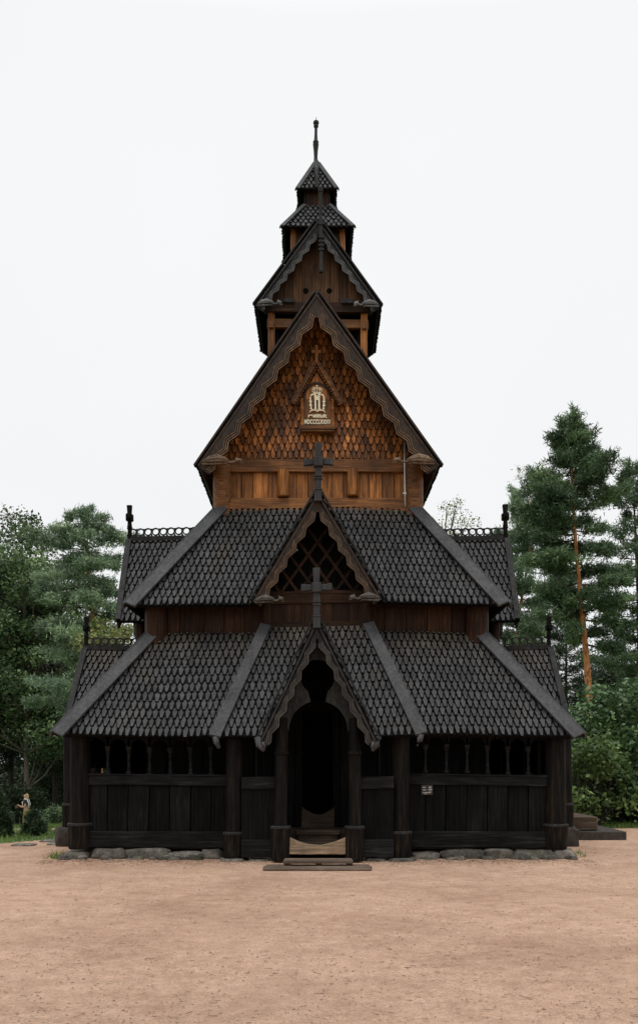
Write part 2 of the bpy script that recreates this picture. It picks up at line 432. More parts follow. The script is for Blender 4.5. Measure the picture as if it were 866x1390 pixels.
def bargeboard(parent, T, side, hw, ze, za, b, width=.26, amp=.07, P=.4, thick=.05, mats=('barge_brown', 'rib_brown'), name='bargeboard', ribs=True, foot=.0):
    L = math.hypot(hw, za - ze); h = za - ze
    e = (side * hw / L, -h / L); n = (-side * h / L, -hw / L)
    def pt(s, d): return T(e[0] * s + n[0] * d, b, za + e[1] * s + n[1] * d)
    off = T(0, b + thick, 0) - T(0, b, 0)
    mb = MB(); K = h / hw
    m = max(40, int(L / P * 12))
    def line(dfun, s_end=L + foot, dd=None):
        pts = []
        d0 = dfun(0) if dd is None else dd
        s0 = d0 * K * (1 if dd is None else .8)
        ks = [s0, s_end] + [q for k in range(int(s_end / P) + 1) for q in (k * P, (k + .45) * P) if s0 < q < s_end]
        ks = sorted(set(ks + [s0 + (s_end - s0) * i / 30 for i in range(31)]))
        for s in ks:
            d = dfun(s); ss = max(s, d * K)
            pts.append(pt(ss, d))
        return pts, ks
    B, kk = line(lambda s: width + wave(s, P, amp)); A = [pt(max(0, (q - kk[0]) / (kk[-1] - kk[0]) * (L + foot)), 0) for q in kk]
    mb.strip(A, B, off, 0, .5)
    if ribs:
        def rib(o0, o1, z):
            A2, _ = line(lambda s: width + wave(s, P, amp) - o0, L - .03, width + .1); B2, _ = line(lambda s: width + wave(s, P, amp) - o1, L - .03, width + .1)
            f = -off.normalized() * z
            mb.strip(A2, B2, f, 1, random.uniform(.35, .65))
        q = max(.85, width / .21)
        rib(.017 * q, .002, .03); rib(.055 * q, .040 * q, .026); rib(.093 * q, .079 * q, .022)
    # outer straight fillet
    f = -off.normalized() * .02
    mb.strip([pt(0, 0), pt(L, 0)], [pt(.035 * K, .035), pt(L, .035)], f, 0, .9)
    return mb.build(name, [M[mats[0]], M[mats[1]]], parent)

def bracket(parent, T, side, a_out, z, b, length=.78, h=.18, mat='rib_brown'):
    """carved beast-head bracket pointing inwards from the foot of a verge"""
    mb = MB()
    def seg(pts, rad): mb.tube([T(side * (a_out - x), b - y, z + dz) for x, dz, y in pts], rad, 7)
    u = length
    for i, (dz, y) in enumerate(((.10, .02), (.055, .04), (.01, .03))):
        k = h / .18
        seg([(0.02 * u, dz * .25 * k - .02, y), (.18 * u, dz * .8 * k - .01, y + .02), (.38 * u, dz * k, y + .03), (.55 * u, dz * .6 * k, y + .02), (.66 * u, .01 + dz * .1, y)],
            [.012, .026 * k, .034 * k, .026 * k, .014])
    seg([(.60 * u, .0, .03), (.72 * u, -.02, .03), (.82 * u, 0.0, .03)], [.024, .019, .022])
    seg([(.80 * u, .0, .03), (.86 * u, .018, .03), (.93 * u, .014, .03), (.99 * u, .004, .03)], [.022, .046, .042, .016])
    seg([(.84 * u, .035, .03), (.82 * u, .075, .03)], [.018, .008])
    seg([(.90 * u, -.02, .03), (1.0 * u, -.035, .03)], [.018, .010])
    seg([(.0, -.05, .02), (.3 * u, -.045, .03), (.55 * u, -.03, .02), (.62 * u, -.06, .02)], [.018, .024, .02, .008])
    return mb.build('carved_bracket', M[mat], parent, smooth=True)

def gable_roof(parent, T, hw, ze, za, b0, be, br, name='porch_roof', w=.115, pitch=.2, lean=0.0, edge='barge_grey'):
    mb = MB(); o = Vector(T(0, 0, 0))
    for s in (-1, 1):
        poly = [T(s * hw, b0 - lean, ze), T(s * hw, be, ze), T(0, br, za), T(0, b0, za)]
        hint = T(s, 0, .8) - o
        U, V, Nn = roof_plane(mb, poly, hint, w=w, pitch=pitch)
        # verge cap lying on the shingles along the gable edge
        p, q = poly[0], poly[3]; d = (q - p).normalized(); inn = (T(0, 1, 0) - T(0, 0, 0))
        mb.prism([p + Nn * .055 - inn * .02, p + Nn * .055 + inn * .10, q + Nn * .055 + inn * .10, q + Nn * .055 - inn * .02], Nn * .03, 2, .5)
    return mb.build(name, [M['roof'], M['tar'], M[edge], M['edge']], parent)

def cross(parent, T, b, z0, s=1.0, mat='cross', name='ridge_cross'):
    """upright carved cross; z0 is the bottom of its staff, about 1.07 tall"""
    mb = MB()
    def bx(a0, a1, d0, d1, z_0, z_1, k=1.0):
        c = T((a0 + a1) / 2 * s, b, z0 + (z_0 + z_1) / 2 * s)
        w, d, h = (a1 - a0) * s, (d1 - d0) * s, (z_1 - z_0) * s
        vx = T(1, 0, 0) - T(0, 0, 0); vy = T(0, 1, 0) - T(0, 0, 0)
        vs = []
        for zz, kk in ((-1, 1), (1, k)):
            for sx, sy in ((-1, -1), (1, -1), (1, 1), (-1, 1)):
                vs.append(c + vx * (sx * w / 2 * kk) + vy * (sy * d / 2 * kk) + Vector((0, 0, zz * h / 2)))
        mb.add(vs, [(0, 3, 2, 1), (4, 5, 6, 7), (0, 1, 5, 4), (1, 2, 6, 5), (2, 3, 7, 6), (3, 0, 4, 7)], 0, .5)
    bx(-.065, .065, -.065, .065, 0, .20); bx(-.075, .075, -.075, .075, .0, .03); bx(-.075, .075, -.075, .075, .20, .225)
    bx(-.055, .055, -.055, .055, .225, .44); bx(-.075, .075, -.075, .075, .40, .425); bx(-.07, .07, -.07, .07, .445, .465)
    bx(-.065, .065, -.06, .06, .465, .63, .78)
    bx(-.082, .082, -.10, .10, .63, .80)
    bx(-.05, .05, -.055, .055, .80, 1.06, 1.3)
    for sd in (-1, 1):
        p = [(sd * .08, .675), (sd * .27, .655), (sd * .27, .785), (sd * .08, .765)]
        mb.prism([T(a * s, b - .05 * s, z0 + z * s) for a, z in p], (T(0, .10 * s, 0) - T(0, 0, 0)), 0, .5)
    return mb.build(name, M[mat], parent, bevel=.008)

def planks_wall(mb, x0, x1, y, z0, z1, w=.3, t=.05, mi=0, axis='x', jit=.03):
    """upright planks between x0 and x1 (front face at y); axis y: along y at x=y"""
    x = x0; i = 0
    while x < x1 - .01:
        ww = min(w * random.uniform(.8, 1.2), x1 - x)
        if x1 - x - ww < .08: ww = x1 - x
        dy = (i % 2) * .018 + random.uniform(0, .006)
        if axis == 'x': mb.bb(x + .004, x + ww - .004, y + dy, y + t, z0, z1, mi)
        else: mb.bb(y - t / 2 + dy, y + t / 2 + dy, x + .004, x + ww - .004, z0, z1, mi)
        x += ww; i += 1

# ================================================================== the church
church = tag(empty('stave_church', (0, 0, 0)), 'tall dark tarred wooden stave church with tiered shingled roofs and a slender turret', 'church')
XP, YB = 4.29, 9.6            # gallery posts: half width, rear line
GE, GZ0, GZ1 = .37, 2.21, 4.19   # gallery eave overhang, eave height, top height
GXT, GYT = 3.18, 1.0
AXE, AYE, AZ0, AXT, AYT, AZ1 = 3.53, .6, 4.69, 1.985, 2.1, 6.87
YC = 4.8                       # middle of the plan

# --- gallery roof (one lean-to per side), hips
def ring_roof(name, xe, ye, ze, xt, yt, zt, yrear_e, yrear_t, hipw, pitch=.2, notch=None):
    for nm, poly, hint in (
        ('front', [(-xe, ye, ze), (xe, ye, ze), (xt, yt, zt), (-xt, yt, zt)], (0, -1, .7)),
        ('l', [(-xe, yrear_e, ze), (-xe, ye, ze), (-xt, yt, zt), (-xt, yrear_t, zt)], (-1, 0, .7)),
        ('r', [(xe, ye, ze), (xe, yrear_e, ze), (xt, yrear_t, zt), (xt, yt, zt)], (1, 0, .7)),
        ('b', [(xe, yrear_e, ze), (-xe, yrear_e, ze), (-xt, yrear_t, zt), (xt, yrear_t, zt)], (0, 1, .7))):
        mb = MB()
        if nm == 'front' and notch:      # left open where the west gable cuts in
            n0, na = notch; ym = ye + (na - ze) / (zt - ze) * (yt - ye)
            for q in (-1, 1):
                half = [(q * xe, ye, ze), (q * n0, ye, ze), (0, ym, na), (0, yt, zt), (q * xt, yt, zt)]
                U, V, Nn = roof_plane(mb, half, hint, pitch=pitch)
            U = Vector((1, 0, 0))
        else: U, V, Nn = roof_plane(mb, poly, hint, pitch=pitch)
        # eave lath under the lowest row
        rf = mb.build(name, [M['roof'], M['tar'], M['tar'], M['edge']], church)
        for i, j, sd in ((0, 3, U), (1, 2, -U)):
            hip_board('hip_board', rf, poly[i], poly[j], Nn, sd, hipw, lift=.062)
ring_roof('gallery_roof', XP + .35, -GE - .03, GZ0, GXT, GYT, GZ1, YB + .4, YB - GYT, .2, notch=(1.5, 4.1))
ring_roof('aisle_roof', AXE, AYE, AZ0, AXT, AYT, AZ1, YB - AYE, YB - AYT, .2, notch=(1.16, 6.62))

# --- gallery posts
def post(name, x, y, r, z0, z1, rb, zb, mat='tar_worn', ring=True):
    mb = MB(); mb.lathe((x, y, 0), [(r * 1.04, zb - .01), (r * 1.0, zb + .4), (r * .96, z1)], 24, 0, .5)
    o = mb.build(name, M[mat], church, smooth=40)
    mb = MB(); mb.lathe((x, y, 0), [(rb * .90, z0), (rb * .97, z0 + .05), (rb * 1.0, (z0 + zb) / 2), (rb * 1.02, zb - .05), (rb * 1.05, zb - .03)], 24, 0, .5)
    mb.lathe((x, y, 0), [(rb * 1.05, zb - .03), (rb * 1.06, zb - .015), (rb * 1.05, zb + .002), (rb * .96, zb + .016), (r, zb + .02)], 24, 1, .7)
    mb.build('post_foot', [M['post_base'], M['ring']], o, smooth=35)
    return o
for s in (-1, 1):
    post('corner_post', s * XP, 0, .19, .17, 2.5, .225, .62)
    post('corner_post', s * XP, YB, .19, .17, 2.5, .205, .62)
    post('gallery_post', s * XP, 5.9, .16, .17, 2.5, .18, .62)
    post('porch_post', s * 1.46, -.38, .165, .0, 2.35, .21, .5)
    o = post('entrance_post', s * .635, -.8, .112, .03, 2.5, .17, .62)
    mb = MB(); mb.lathe((s * .635, -.8, 0), [(.115, 1.86), (.13, 1.88), (.13, 1.91), (.115, 1.93)], 20)
    mb.build('post_collar', M['tar_worn'], o, smooth=30)

# --- gallery parapet: sill beam, boards, rail, arcade
def parapet(x0, x1, y, axis='x', z0=.2, T=None, arc=True, ends=0):
    def bb(mb, a0, a1, d0, d1, zz0, zz1, rnd=None):
        if axis == 'x': mb.bb(a0, a1, y + d0, y + d1, zz0, zz1, 0, rnd)
        else: mb.bb(y + d0, y + d1, a0, a1, zz0, zz1, 0, rnd)
    mb = MB(); bb(mb, x0, x1, -.10, .10, z0, .49); mb.build('sill_beam', M['tar_x'], church, bevel=.012)
    mb = MB(); bb(mb, x0, x1, -.075, .075, 1.32, 1.52); bb(mb, x0, x1, -.095, .095, 1.49, 1.515)
    mb.build('rail_beam', M['tar_x'], church, bevel=.008)
    mb = MB(); n = max(1, round((x1 - x0) / .4)); ww = (x1 - x0) / n
    for i in range(n):
        jj = random.uniform(-.03, .03) if 0 < i else 0
        d = .022 if i % 2 else 0
        bb(mb, x0 + i * ww + .007, x0 + (i + 1) * ww - .007, -.035 + d, .02 + d, .48, 1.33)
    bb(mb, x0, x1, .045, .06, .48, 1.33)
    mb.build('parapet_boards', M['tar'], church, bevel=.006)
    if not arc: return
    n = max(1, round((x1 - x0) / .375)); st = (x1 - x0) / n
    zc = 2.0
    mb = MB()
    for i in range(n):
        c = x0 + (i + .5) * st; r = st / 2 - .03; A = []; B = []
        for k in range(17):
            t = math.pi * k / 16
            a, z = c - r * math.cos(t), zc + r * math.sin(t)
            A.append((a, y - .03, z) if axis == 'x' else (y - .03, a, z))
            aa = c - st / 2 * (1 if k == 0 else -1 if k == 16 else math.cos(t))
            B.append((aa, y - .03, 2.33) if axis == 'x' else (y - .03, aa, 2.33))
        mb.strip(A, B, (0, .06, 0) if axis == 'x' else (.06, 0, 0), 0, .5)
    mb.build('arcade_board', M['tar'], church)
    for i in range(1, n):
        c = x0 + i * st; mb = MB()
        p = (c, y, 0) if axis == 'x' else (y, c, 0)
        mb.lathe(p, [(.055, 1.515), (.055, 1.56), (.032, 1.58), (.036, 1.62), (.028, 1.68), (.026, 1.86), (.034, 1.88), (.04, 1.90), (.03, 1.91), (.035, 1.93), (.055, 1.98), (.058, 2.03)], 12, 0, .8)
        mb.build('arcade_column', M['tar_x'], church, smooth=40)
for s in (-1, 1):
    a, b = sorted((s * (1.46 + .1), s * (XP - .12)))
    parapet(a, b, 0)
    # short bay between the porch post and the entrance post
    a, b = sorted((s * .72, s * 1.33))
    y = -.55
    mb = MB(); mb.bb(a, b, y - .08, y + .06, .07, .38); mb.build('sill_beam', M['tar_x'], church, bevel=.01)
    mb = MB(); mb.bb(a, b, y - .07, y + .05, 1.27, 1.48); mb.build('rail_beam', M['tar_x'], church, bevel=.008)
    mb = MB(); mb.bb(a, b, y - .03, y + .03, .37, 1.28); mb.build('parapet_boards', M['tar'], church)
    mb = MB(); mb.tube([(s * 1.08, y, 1.47), (s * 1.08, y, 2.3)], .009, 6); mb.build('iron_rod', M['tar_x'], church)
    mb = MB(); mb.bb(*sorted((s * 1.30, s * 1.56)), -.5, 0, .2, .49); mb.build('sill_beam', M['tar_x'], church, bevel=.01)
    # side galleries, broken by the side porch
    for y0, y1 in ((.12, 2.55), (5.05, 5.78), (6.02, YB - .12)):  # openings above the rail boarded shut, added to keep the gallery dark
        parapet(y0, y1, s * XP, 'y', arc=False)
        if y0 > 3:
            mb = MB(); planks_wall(mb, y0, y1, s * XP, 1.52, 2.33, .3, axis='y'); mb.build('added_side_boards', M['tar'], church)
        else:
            mb = MB(); planks_wall(mb, y0, y0 + (1.05 if s > 0 else 2.4), s * XP, 1.53 if s > 0 else 1.62, 2.33, .3, axis='y')
            if s > 0: planks_wall(mb, y0 + 1.22, y1, s * XP, 1.53, 2.33, .3, axis='y')
            mb.build('added_side_boards', M['tar'], church)
for s in (-1, 1):
    mb = MB(); planks_wall(mb, 2.6, 5.0, s * XP, .24, 2.33, .28, axis='y'); dr = mb.build('added_side_door', M['tar'], church)  # leaf added to shut daylight out of the side entrance
    mb = MB(); mb.tube([(s * (XP + .05), 4.1, 1.1), (s * (XP + .09), 4.1, 1.1), (s * (XP + .09), 4.1, 1.25), (s * (XP + .05), 4.1, 1.25)], .012, 6); mb.build('handle', M['black'], dr)
parapet(-XP + .12, XP - .12, YB, arc=False)
mb = MB(); planks_wall(mb, -XP, XP, YB, 1.52, 2.33, .35); mb.build('added_side_boards', M['tar'], church)  # boards added here too, against light from the rear
mb = MB(); mb.bb(-4.2, 4.2, .1, YB - .1, .16, .24); mb.bb(-.5, .5, -.7, .12, .12, .2)
mb.build('gallery_floor', M['step'], church)
# wall plate under the eave
for y in (0, YB):
    for x0, x1 in (((-XP, -1.3), (1.3, XP)) if y == 0 else ((-XP, XP),)):
        mb = MB(); mb.bb(x0, x1, y - .09, y + .09, 2.33, 2.5); mb.build('eave_beam', M['tar_x'], church)
for s in (-1, 1):
    mb = MB(); mb.bb(s * XP - .09, s * XP + .09, .09, YB - .09, 2.33, 2.5); mb.build('eave_beam', M['tar_x'], church)

# --- foundation stones along the front
def stone(x0, x1, y0, y1, z0, z1, parent=None, name='foundation_stone', rough=.25, mat='stone'):
    n = 7; vs = []; fs = []
    import itertools
    ph = [random.uniform(0, 6.28) for _ in range(9)]
    def disp(u, v, w):
        return .5 * math.sin(3.1 * u + ph[0] + 2 * v) + .35 * math.sin(5.3 * v + ph[1] + 3.3 * w) + .3 * math.sin(7.7 * w + ph[2] + 4 * u) + .2 * math.sin(13 * u + ph[3]) * math.sin(11 * w + ph[4])
    for i in range(n):
        for j in range(2 * n):
            t = math.pi * i / (n - 1); p = 2 * math.pi * j / (2 * n)
            q = [math.sin(t) * math.cos(p), math.sin(t) * math.sin(p), math.cos(t)]
            k = .42
            q = [math.copysign(abs(c) ** k, c) for c in q]
            d = 1 + rough * disp(*q)
            vs.append(((x0 + x1) / 2 + q[0] * (x1 - x0) / 2 * d, (y0 + y1) / 2 + q[1] * (y1 - y0) / 2 * d, (z0 + z1) / 2 + q[2] * (z1 - z0) / 2 * (1 + rough * .6 * disp(q[1], q[2], q[0]))))
    for i in range(n - 1):
        for j in range(2 * n):
            a, b = i * 2 * n + j, i * 2 * n + (j + 1) % (2 * n)
            fs.append((a, b, b + 2 * n, a + 2 * n))
    mb = MB(); mb.add(vs, fs)
    return mb.build(name, M[mat], parent, smooth=50)
for xs, y0 in (((-4.58, -4.08, -3.42, -2.66, -2.1, -1.72), -.25), ((1.72, 2.2, 3.02, 3.5, 4.22, 4.58), -.25)):
    for a, b in zip(xs, xs[1:]):
        stone(a - .01, b + .01, y0 + random.uniform(-.05, .06), .3, -.12, random.uniform(.11, .20), church)
for k in range(26):      # broken pieces filling the joints
    sx = -1 if k % 2 else 1; x = sx * random.uniform(1.75, 4.6); q = random.uniform(.05, .12)
    stone(x - q, x + q * 1.2, -.36 - q * .5 + random.uniform(-.05, .05), -.2, -.06, random.uniform(.02, .09), church)
for a, b, z in ((-1.7, -1.25, .05), (-1.22, -.85, .04), (.8, 1.2, .05), (1.25, 1.72, .06)):
    stone(a, b, -.72 + random.uniform(-.05, .05), -.25, -.1, z, church)
for s in (-1, 1):
    for a, b in ((.35, 1.0), (1.05, 1.75), (5.4, 6.1), (6.2, 7.0), (7.1, 8.0), (8.1, 9.0), (9.05, 9.8)):
        stone(s * XP - .28, s * XP + .24, a, b, -.1, random.uniform(.12, .18), church)

# --- aisle walls and posts
def wall_ring(x, y0, y1, z0, z1, name, mat, w=.42, opening=None):
    mb = MB()
    if opening:
        planks_wall(mb, -x, -opening, y0, z0, z1, w); planks_wall(mb, opening, x, y0, z0, z1, w)
        planks_wall(mb, -opening, opening, y0, opening_top, z1, w)
    else: planks_wall(mb, -x, x, y0, z0, z1, w)
    mb.build(name, M[mat], church, bevel=.006)
    mb = MB(); planks_wall(mb, -x, x, y1, z0, z1, w); mb.build(name, M[mat], church)
    for s in (-1, 1):
        mb = MB(); planks_wall(mb, y0, y1, s * x, z0, z1, w, axis='y'); mb.build(name, M[mat], church, bevel=.006)
opening_top = 2.7
wall_ring(3.0, 1.06, YB - 1.06, .2, 3.9, 'lower_aisle_wall', 'tar', opening=.36)  # tar-dark below the gallery roof, its shade put into the colour
wall_ring(3.0, 1.06, YB - 1.06, 3.903, 4.95, 'aisle_wall', 'red')
mb = MB(); mb.bb(-2.9, 2.9, 4.0, 4.1, .2, 5.0); mb.build('dark_backing', M['tar'], church)  # added backing, stops daylight showing through the doorway
for s in (-1, 1):
    for y in (1.06, YB - 1.06):
        mb = MB(); mb.lathe((s * 3.06, y, 0), [(.235, .2), (.23, 3.9)], 28, 0, .6); mb.lathe((s * 3.06, y, 0), [(.23, 3.9), (.22, 4.86)], 28, 1, .75); mb.build('aisle_post', [M['tar'], M['red']], church, smooth=40)  # lower length dark like the wall, gallery shade painted in
for y in (1.0, YB - 1.0):
    mb = MB(); mb.bb(-2.95, 2.95, y - .02, y + .1, 4.72, 4.9); mb.build('aisle_beam', M['red_x'], church)

# --- the doorway: inner portal, trefoil-headed arch board, steps
mb = MB()
for s in (-1, 1):
    mb.bb(*sorted((s * .29, s * .42)), .88, 1.05, .5, 2.72, 0)
    mb.bb(*sorted((s * .42, s * .60)), .94, 1.05, .5, 2.9, 0)
mb.bb(-.42, .42, .88, 1.05, 2.72, 2.92)
mb.build('portal_frame', M['tar'], church, bevel=.01)
def curved_sill(x0, x1, y0, y1, z0, zmid, zend, name, mat):
    mb = MB(); A = []; B = []
    for k in range(25):
        u = -1 + 2 * k / 24; x = (x0 + x1) / 2 + u * (x1 - x0) / 2
        z = zmid + (zend - zmid) * abs(u) ** 1.8 + random.uniform(-.004, .004)
        A.append((x, y0, z)); B.append((x, y0, z0 + random.uniform(0, .008)))
    mb.strip(A, B, (0, y1 - y0, 0), 0, .5)
    return mb.build(name, M[mat], church, bevel=.01)
curved_sill(-.31, .31, .84, 1.0, .48, .73, .88, 'door_sill', 'step')
curved_sill(-.52, .52, -.86, -.72, .14, .30, .46, 'threshold_board', 'threshold')
mb = MB(); mb.bb(-.62, .62, .2, .86, .22, .50); mb.bb(-.39, .40, -.05, .3, .42, .5); mb.bb(-.36, .36, 0, .3, .2, .42)
mb.bb(-.48, .48, -.45, .1, .22, .32)
mb.build('inner_steps', M['step'], church, bevel=.012)
# arch board filling the entrance gable
def arch_board(y, outer_hw, ze, za, name='arch_board'):
    # opening outline (half, from the spring point up): round arch, then a round lobe above it
    half = [(.515, .15), (.515, 2.28)]
    for k in range(1, 10):
        t = math.pi / 2 * k / 9 * .86
        half.append((.02 + .495 * math.cos(t), 2.28 + .52 * math.sin(t)))
    lob = (0, 3.22, .30)
    t0 = -math.pi / 2 + .62
    for k in range(0, 13):
        t = t0 + (math.pi / 2 - t0) * k / 12
        half.append((lob[0] + lob[2] * math.cos(t), lob[1] + lob[2] * math.sin(t)))
    mb = MB()
    for s in (-1, 1):
        A, B = [], []
        for x, z in half:
            zz = max(z, 2.1)
            lim = outer_hw * (za - zz) / (za - ze)
            A.append((s * x, y, z)); B.append((s * max(x + .002, lim), y, zz if z > 2.1 else z))
        A2 = A[1:]; B2 = B[1:]
        mb.strip(A2, B2, (0, .06, 0), 0, .5)
        top = [(s * .0, y, 3.52), (s * max(.02, outer_hw * (za - 3.52) / (za - ze)), y, 3.52), (0, y, za - .02)]
        mb.prism(top, (0, .06, 0), 0, .5)
    return mb.build(name, M['barge_grey'], church)
arch_board(-.84, .98, 2.1, 4.12)

# --- centre section of the gallery roof (steep pent over the porch) with its boards
CY0, CZ0, CY1, CZ1, CX0, CX1 = -.66, 2.19, .76, 4.27, 1.69, .88
poly = [(-CX0, CY0, CZ0), (CX0, CY0, CZ0), (CX1, CY1, CZ1), (-CX1, CY1, CZ1)]
mb = MB()
for s in (-1, 1):
    zz = 4.12; yy_ = CY0 + (zz - CZ0) / (CZ1 - CZ0) * (CY1 - CY0)
    U, V, Nn = roof_plane(mb, [(s * CX0, CY0, CZ0), (s * .93, CY0, CZ0), (0, yy_, zz), (0, CY1, CZ1), (s * CX1, CY1, CZ1)], (0, -1, .6))
U = Vector((1, 0, 0))
for s in (-1, 1):   # cheeks closing the pent against the roof behind
    mb.add([(s * CX0, CY0, CZ0), (s * CX1, CY1, CZ1), (s * (CX1 + .02), CY1 + .35, CZ1), (s * (CX0 + .02), CY0 + .35, CZ0)], [(0, 1, 2, 3)], 1)
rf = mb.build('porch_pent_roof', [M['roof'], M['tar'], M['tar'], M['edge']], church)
for i, j, sd in ((0, 3, U), (1, 2, -U)):
    hb = hip_board('hip_board', rf, poly[i], poly[j], Nn, -sd, .19, .06, lift=.03, ext=.06)
    p = Vector(poly[i]); sx = -1 if i == 0 else 1
    mb = MB(); mb.tube([p + Vector((sx * .09, -.05, -.0)), p + Vector((sx * .07, -.06, -.10)), p + Vector((sx * .02, -.05, -.20))], [.055, .05, .03], 7)
    mb.tube([p + Vector((sx * .05, -.08, -.05)), p + Vector((sx * .03, -.10, -.13))], [.03, .015], 6)
    mb.build('carved_end', M['hip'], rf, smooth=True)

# --- entrance gable (lower)
PZ0, PZA, PHW, PB = 2.08, 4.17, 1.0, -1.1
gable_roof(church, T_west, PHW, PZ0, PZA, PB, -.66, .66, name='entrance_roof')
for s in (-1, 1):
    bargeboard(church, T_west, s, PHW, PZ0, PZA, PB, .125, .055, .30, .05, mats=('barge_grey', 'rib_dark'))
    mb = MB(); mb.tube([(s * 1.03, PB + .03, 2.16), (s * 1.01, PB + .0, 2.03), (s * .92, PB + .0, 1.93)], [.06, .055, .03], 7)
    mb.tube([(s * .95, PB - .02, 2.08), (s * .9, PB - .02, 1.98)], [.03, .02], 6)
    mb.build('carved_end', M['hip'], church, smooth=True)
cross(church, T_west, PB - .06, 4.02, .95)

# --- upper west gable with its wall and lattice
UZ0, UZA, UHW, UB = 4.70, 6.67, 1.18, .3
gable_roof(church, T_west, UHW, UZ0, UZA, UB, .62, 1.97, name='cross_gable_roof')
for s in (-1, 1):
    bargeboard(church, T_west, s, UHW, UZ0, UZA, UB, .155, .06, .32, .05, mats=('barge_brown', 'rib_mid'))
    bracket(church, T_west, s, 1.14, UZ0 + .03, UB - .02, .55, .13, 'rib_dark')
    mb = MB(); mb.lathe((s * .93, .86, 0), [(.10, 4.1), (.10, 5.0)], 18, 0, .5); mb.build('gable_post', M['red'], church, smooth=40)
cross(church, T_west, UB - .06, 6.5, 1.0)
def west_wall(T, b, cen=True):
    o = T(0, 0, 0); inn = T(0, 1, 0) - o
    def bx(mb, a0, a1, d, z0, z1, mi=0):
        mb.prism([T(a0, b, z0), T(a1, b, z0), T(a1, b, z1), T(a0, b, z1)], inn * d, mi)
    mb = MB()
    x = -.9
    while x < .9 - .01:
        bx(mb, x + .004, x + .296, .05, 4.2, 4.78); x += .3
    mb.build('gable_boards', M['red'], church)
    mb = MB(); mb.prism([T(-.95, b - .04, 4.72), T(.95, b - .04, 4.72), T(.95, b - .04, 4.96), T(-.95, b - .04, 4.96)], inn * .12)
    mb.prism([T(-.95, b - .03, 4.24), T(.95, b - .03, 4.24), T(.95, b - .03, 4.38), T(-.95, b - .03, 4.38)], inn * .1)
    mb.prism([T(-.95, b - .05, 4.90), T(.95, b - .05, 4.90), T(.95, b - .05, 4.94), T(-.95, b - .05, 4.94)], inn * .02)
    mb.build('gable_beam', M['red_x'], church, bevel=.008)
    mb = MB()
    for k in range(-3, 4):
        for sl in (-1, 1):
            a0 = k * .34; pts = []
            for zz in (4.94, 6.5):
                pts.append((a0 + sl * (zz - 4.94) * .72, zz))
            # trim to the gable triangle
            (x0, z0), (x1, z1) = pts
            best = None
            for q in range(60):
                t = q / 59; xx = x0 + (x1 - x0) * t; zz = z0 + (z1 - z0) * t
                if abs(xx) > (6.5 - zz) * .6: break
                best = (xx, zz)
            if best and best[1] - z0 > .1:
                p, q = T(x0, b + .02 + .012 * sl, z0), T(best[0], b + .02 + .012 * sl, best[1])
                mb.bar(p, q, .022, .05, up=inn.cross((q - p).normalized()))
    mb.build('lattice', M['red'], church)
    mb = MB(); mb.prism([T(-1.0, b + .35, 4.8), T(1.0, b + .35, 4.8), T(0, b + .35, 6.45)], inn * .04)
    mb.build('loft_wall', M['tar'], church)
west_wall(T_west, .78)

# --- side porches with their two gables each
for s in (-1, 1):
    T = T_side(s, 4.17, 3.8)
    rf = gable_roof(church, T, 1.2, 4.68, 6.6, 0, .64, 1.99, name='side_gable_roof')
    for q in (-1, 1): bargeboard(church, T, q, 1.2, 4.68, 6.6, 0, .22, .06, .32, mats=('barge_grey', 'rib_grey'))
    def crest(T, za, length, parent):
        mb = MB(); o = T(0, 0, 0); al = T(0, 1, 0) - o; ac = T(1, 0, 0) - o
        mb.prism([T(-.05, .02, za), T(-.05, length, za), T(-.05, length, za + .10), T(-.05, .02, za + .10)], ac * .10, 0, .6)
        n = int((length - .1) / .165)
        for i in range(n):
            c = .13 + i * .165; A = []; B = []
            for k in range(22):
                t = 2 * math.pi * k / 22
                A.append(T(-.025, c + .086 * math.cos(t), za + .195 + .086 * math.sin(t)))
                B.append(T(-.025, c + .060 * math.cos(t), za + .195 + .060 * math.sin(t)))
            mb.strip(A, B, ac * .05, 0, .5, closed=True)
            mb.prism([T(-.02, c + .055, za + .10), T(-.02, c + .11, za + .10), T(-.02, c + .083, za + .155)], ac * .04, 0, .5)
            mb.prism([T(-.02, c + .045, za + .265), T(-.02, c + .12, za + .265), T(-.02, c + .083, za + .225)], ac * .04, 0, .5)
        mb.build('ridge_crest', M['barge_grey'], parent, bevel=0)
    crest(T, 6.6, 1.95, church)
    cross(church, T, .06, 6.56, .78, 'tar_worn')
    for a in (-.9, .9):
        mb = MB(); p = T(a, .45, 0); mb.lathe(p, [(.10, 3.6), (.10, 5.0)], 16)
        mb.build('gable_post', M['red'], church, smooth=40)
    mb = MB(); mb.prism([T(-.9, .5, 4.0), T(.9, .5, 4.0), T(.9, .5, 5.0), T(0, .5, 6.5), T(-.9, .5, 5.0)], T(0, .05, 0) - T(0, 0, 0)); mb.build('gable_boards', M['red'], church)
    # a pent joining the two gables so that nothing gapes between the roofs
    T2 = T_side(s, 5.12, 3.8)
    gable_roof(church, T2, 1.25, 2.4, 4.2, 0, .52, 1.85, name='side_porch_roof', lean=.12)
    for q in (-1, 1): bargeboard(church, T2, q, 1.25, 2.4, 4.2, -.04, .2, .05, .3, mats=('barge_grey', 'rib_grey'))
    crest(T2, 4.2, 1.6, church)
    cross(church, T2, .06, 4.16, .72, 'tar_worn')
    for a in (-1.2, 1.2):
        p = T2(a, .0, 0)
        post('side_porch_post', p.x, p.y, .135, .1, 2.6, .165, .88)
        stone(p.x - .3, p.x + .26, p.y - .24, p.y + .26, -.1, .42, church, mat='dark_stone')

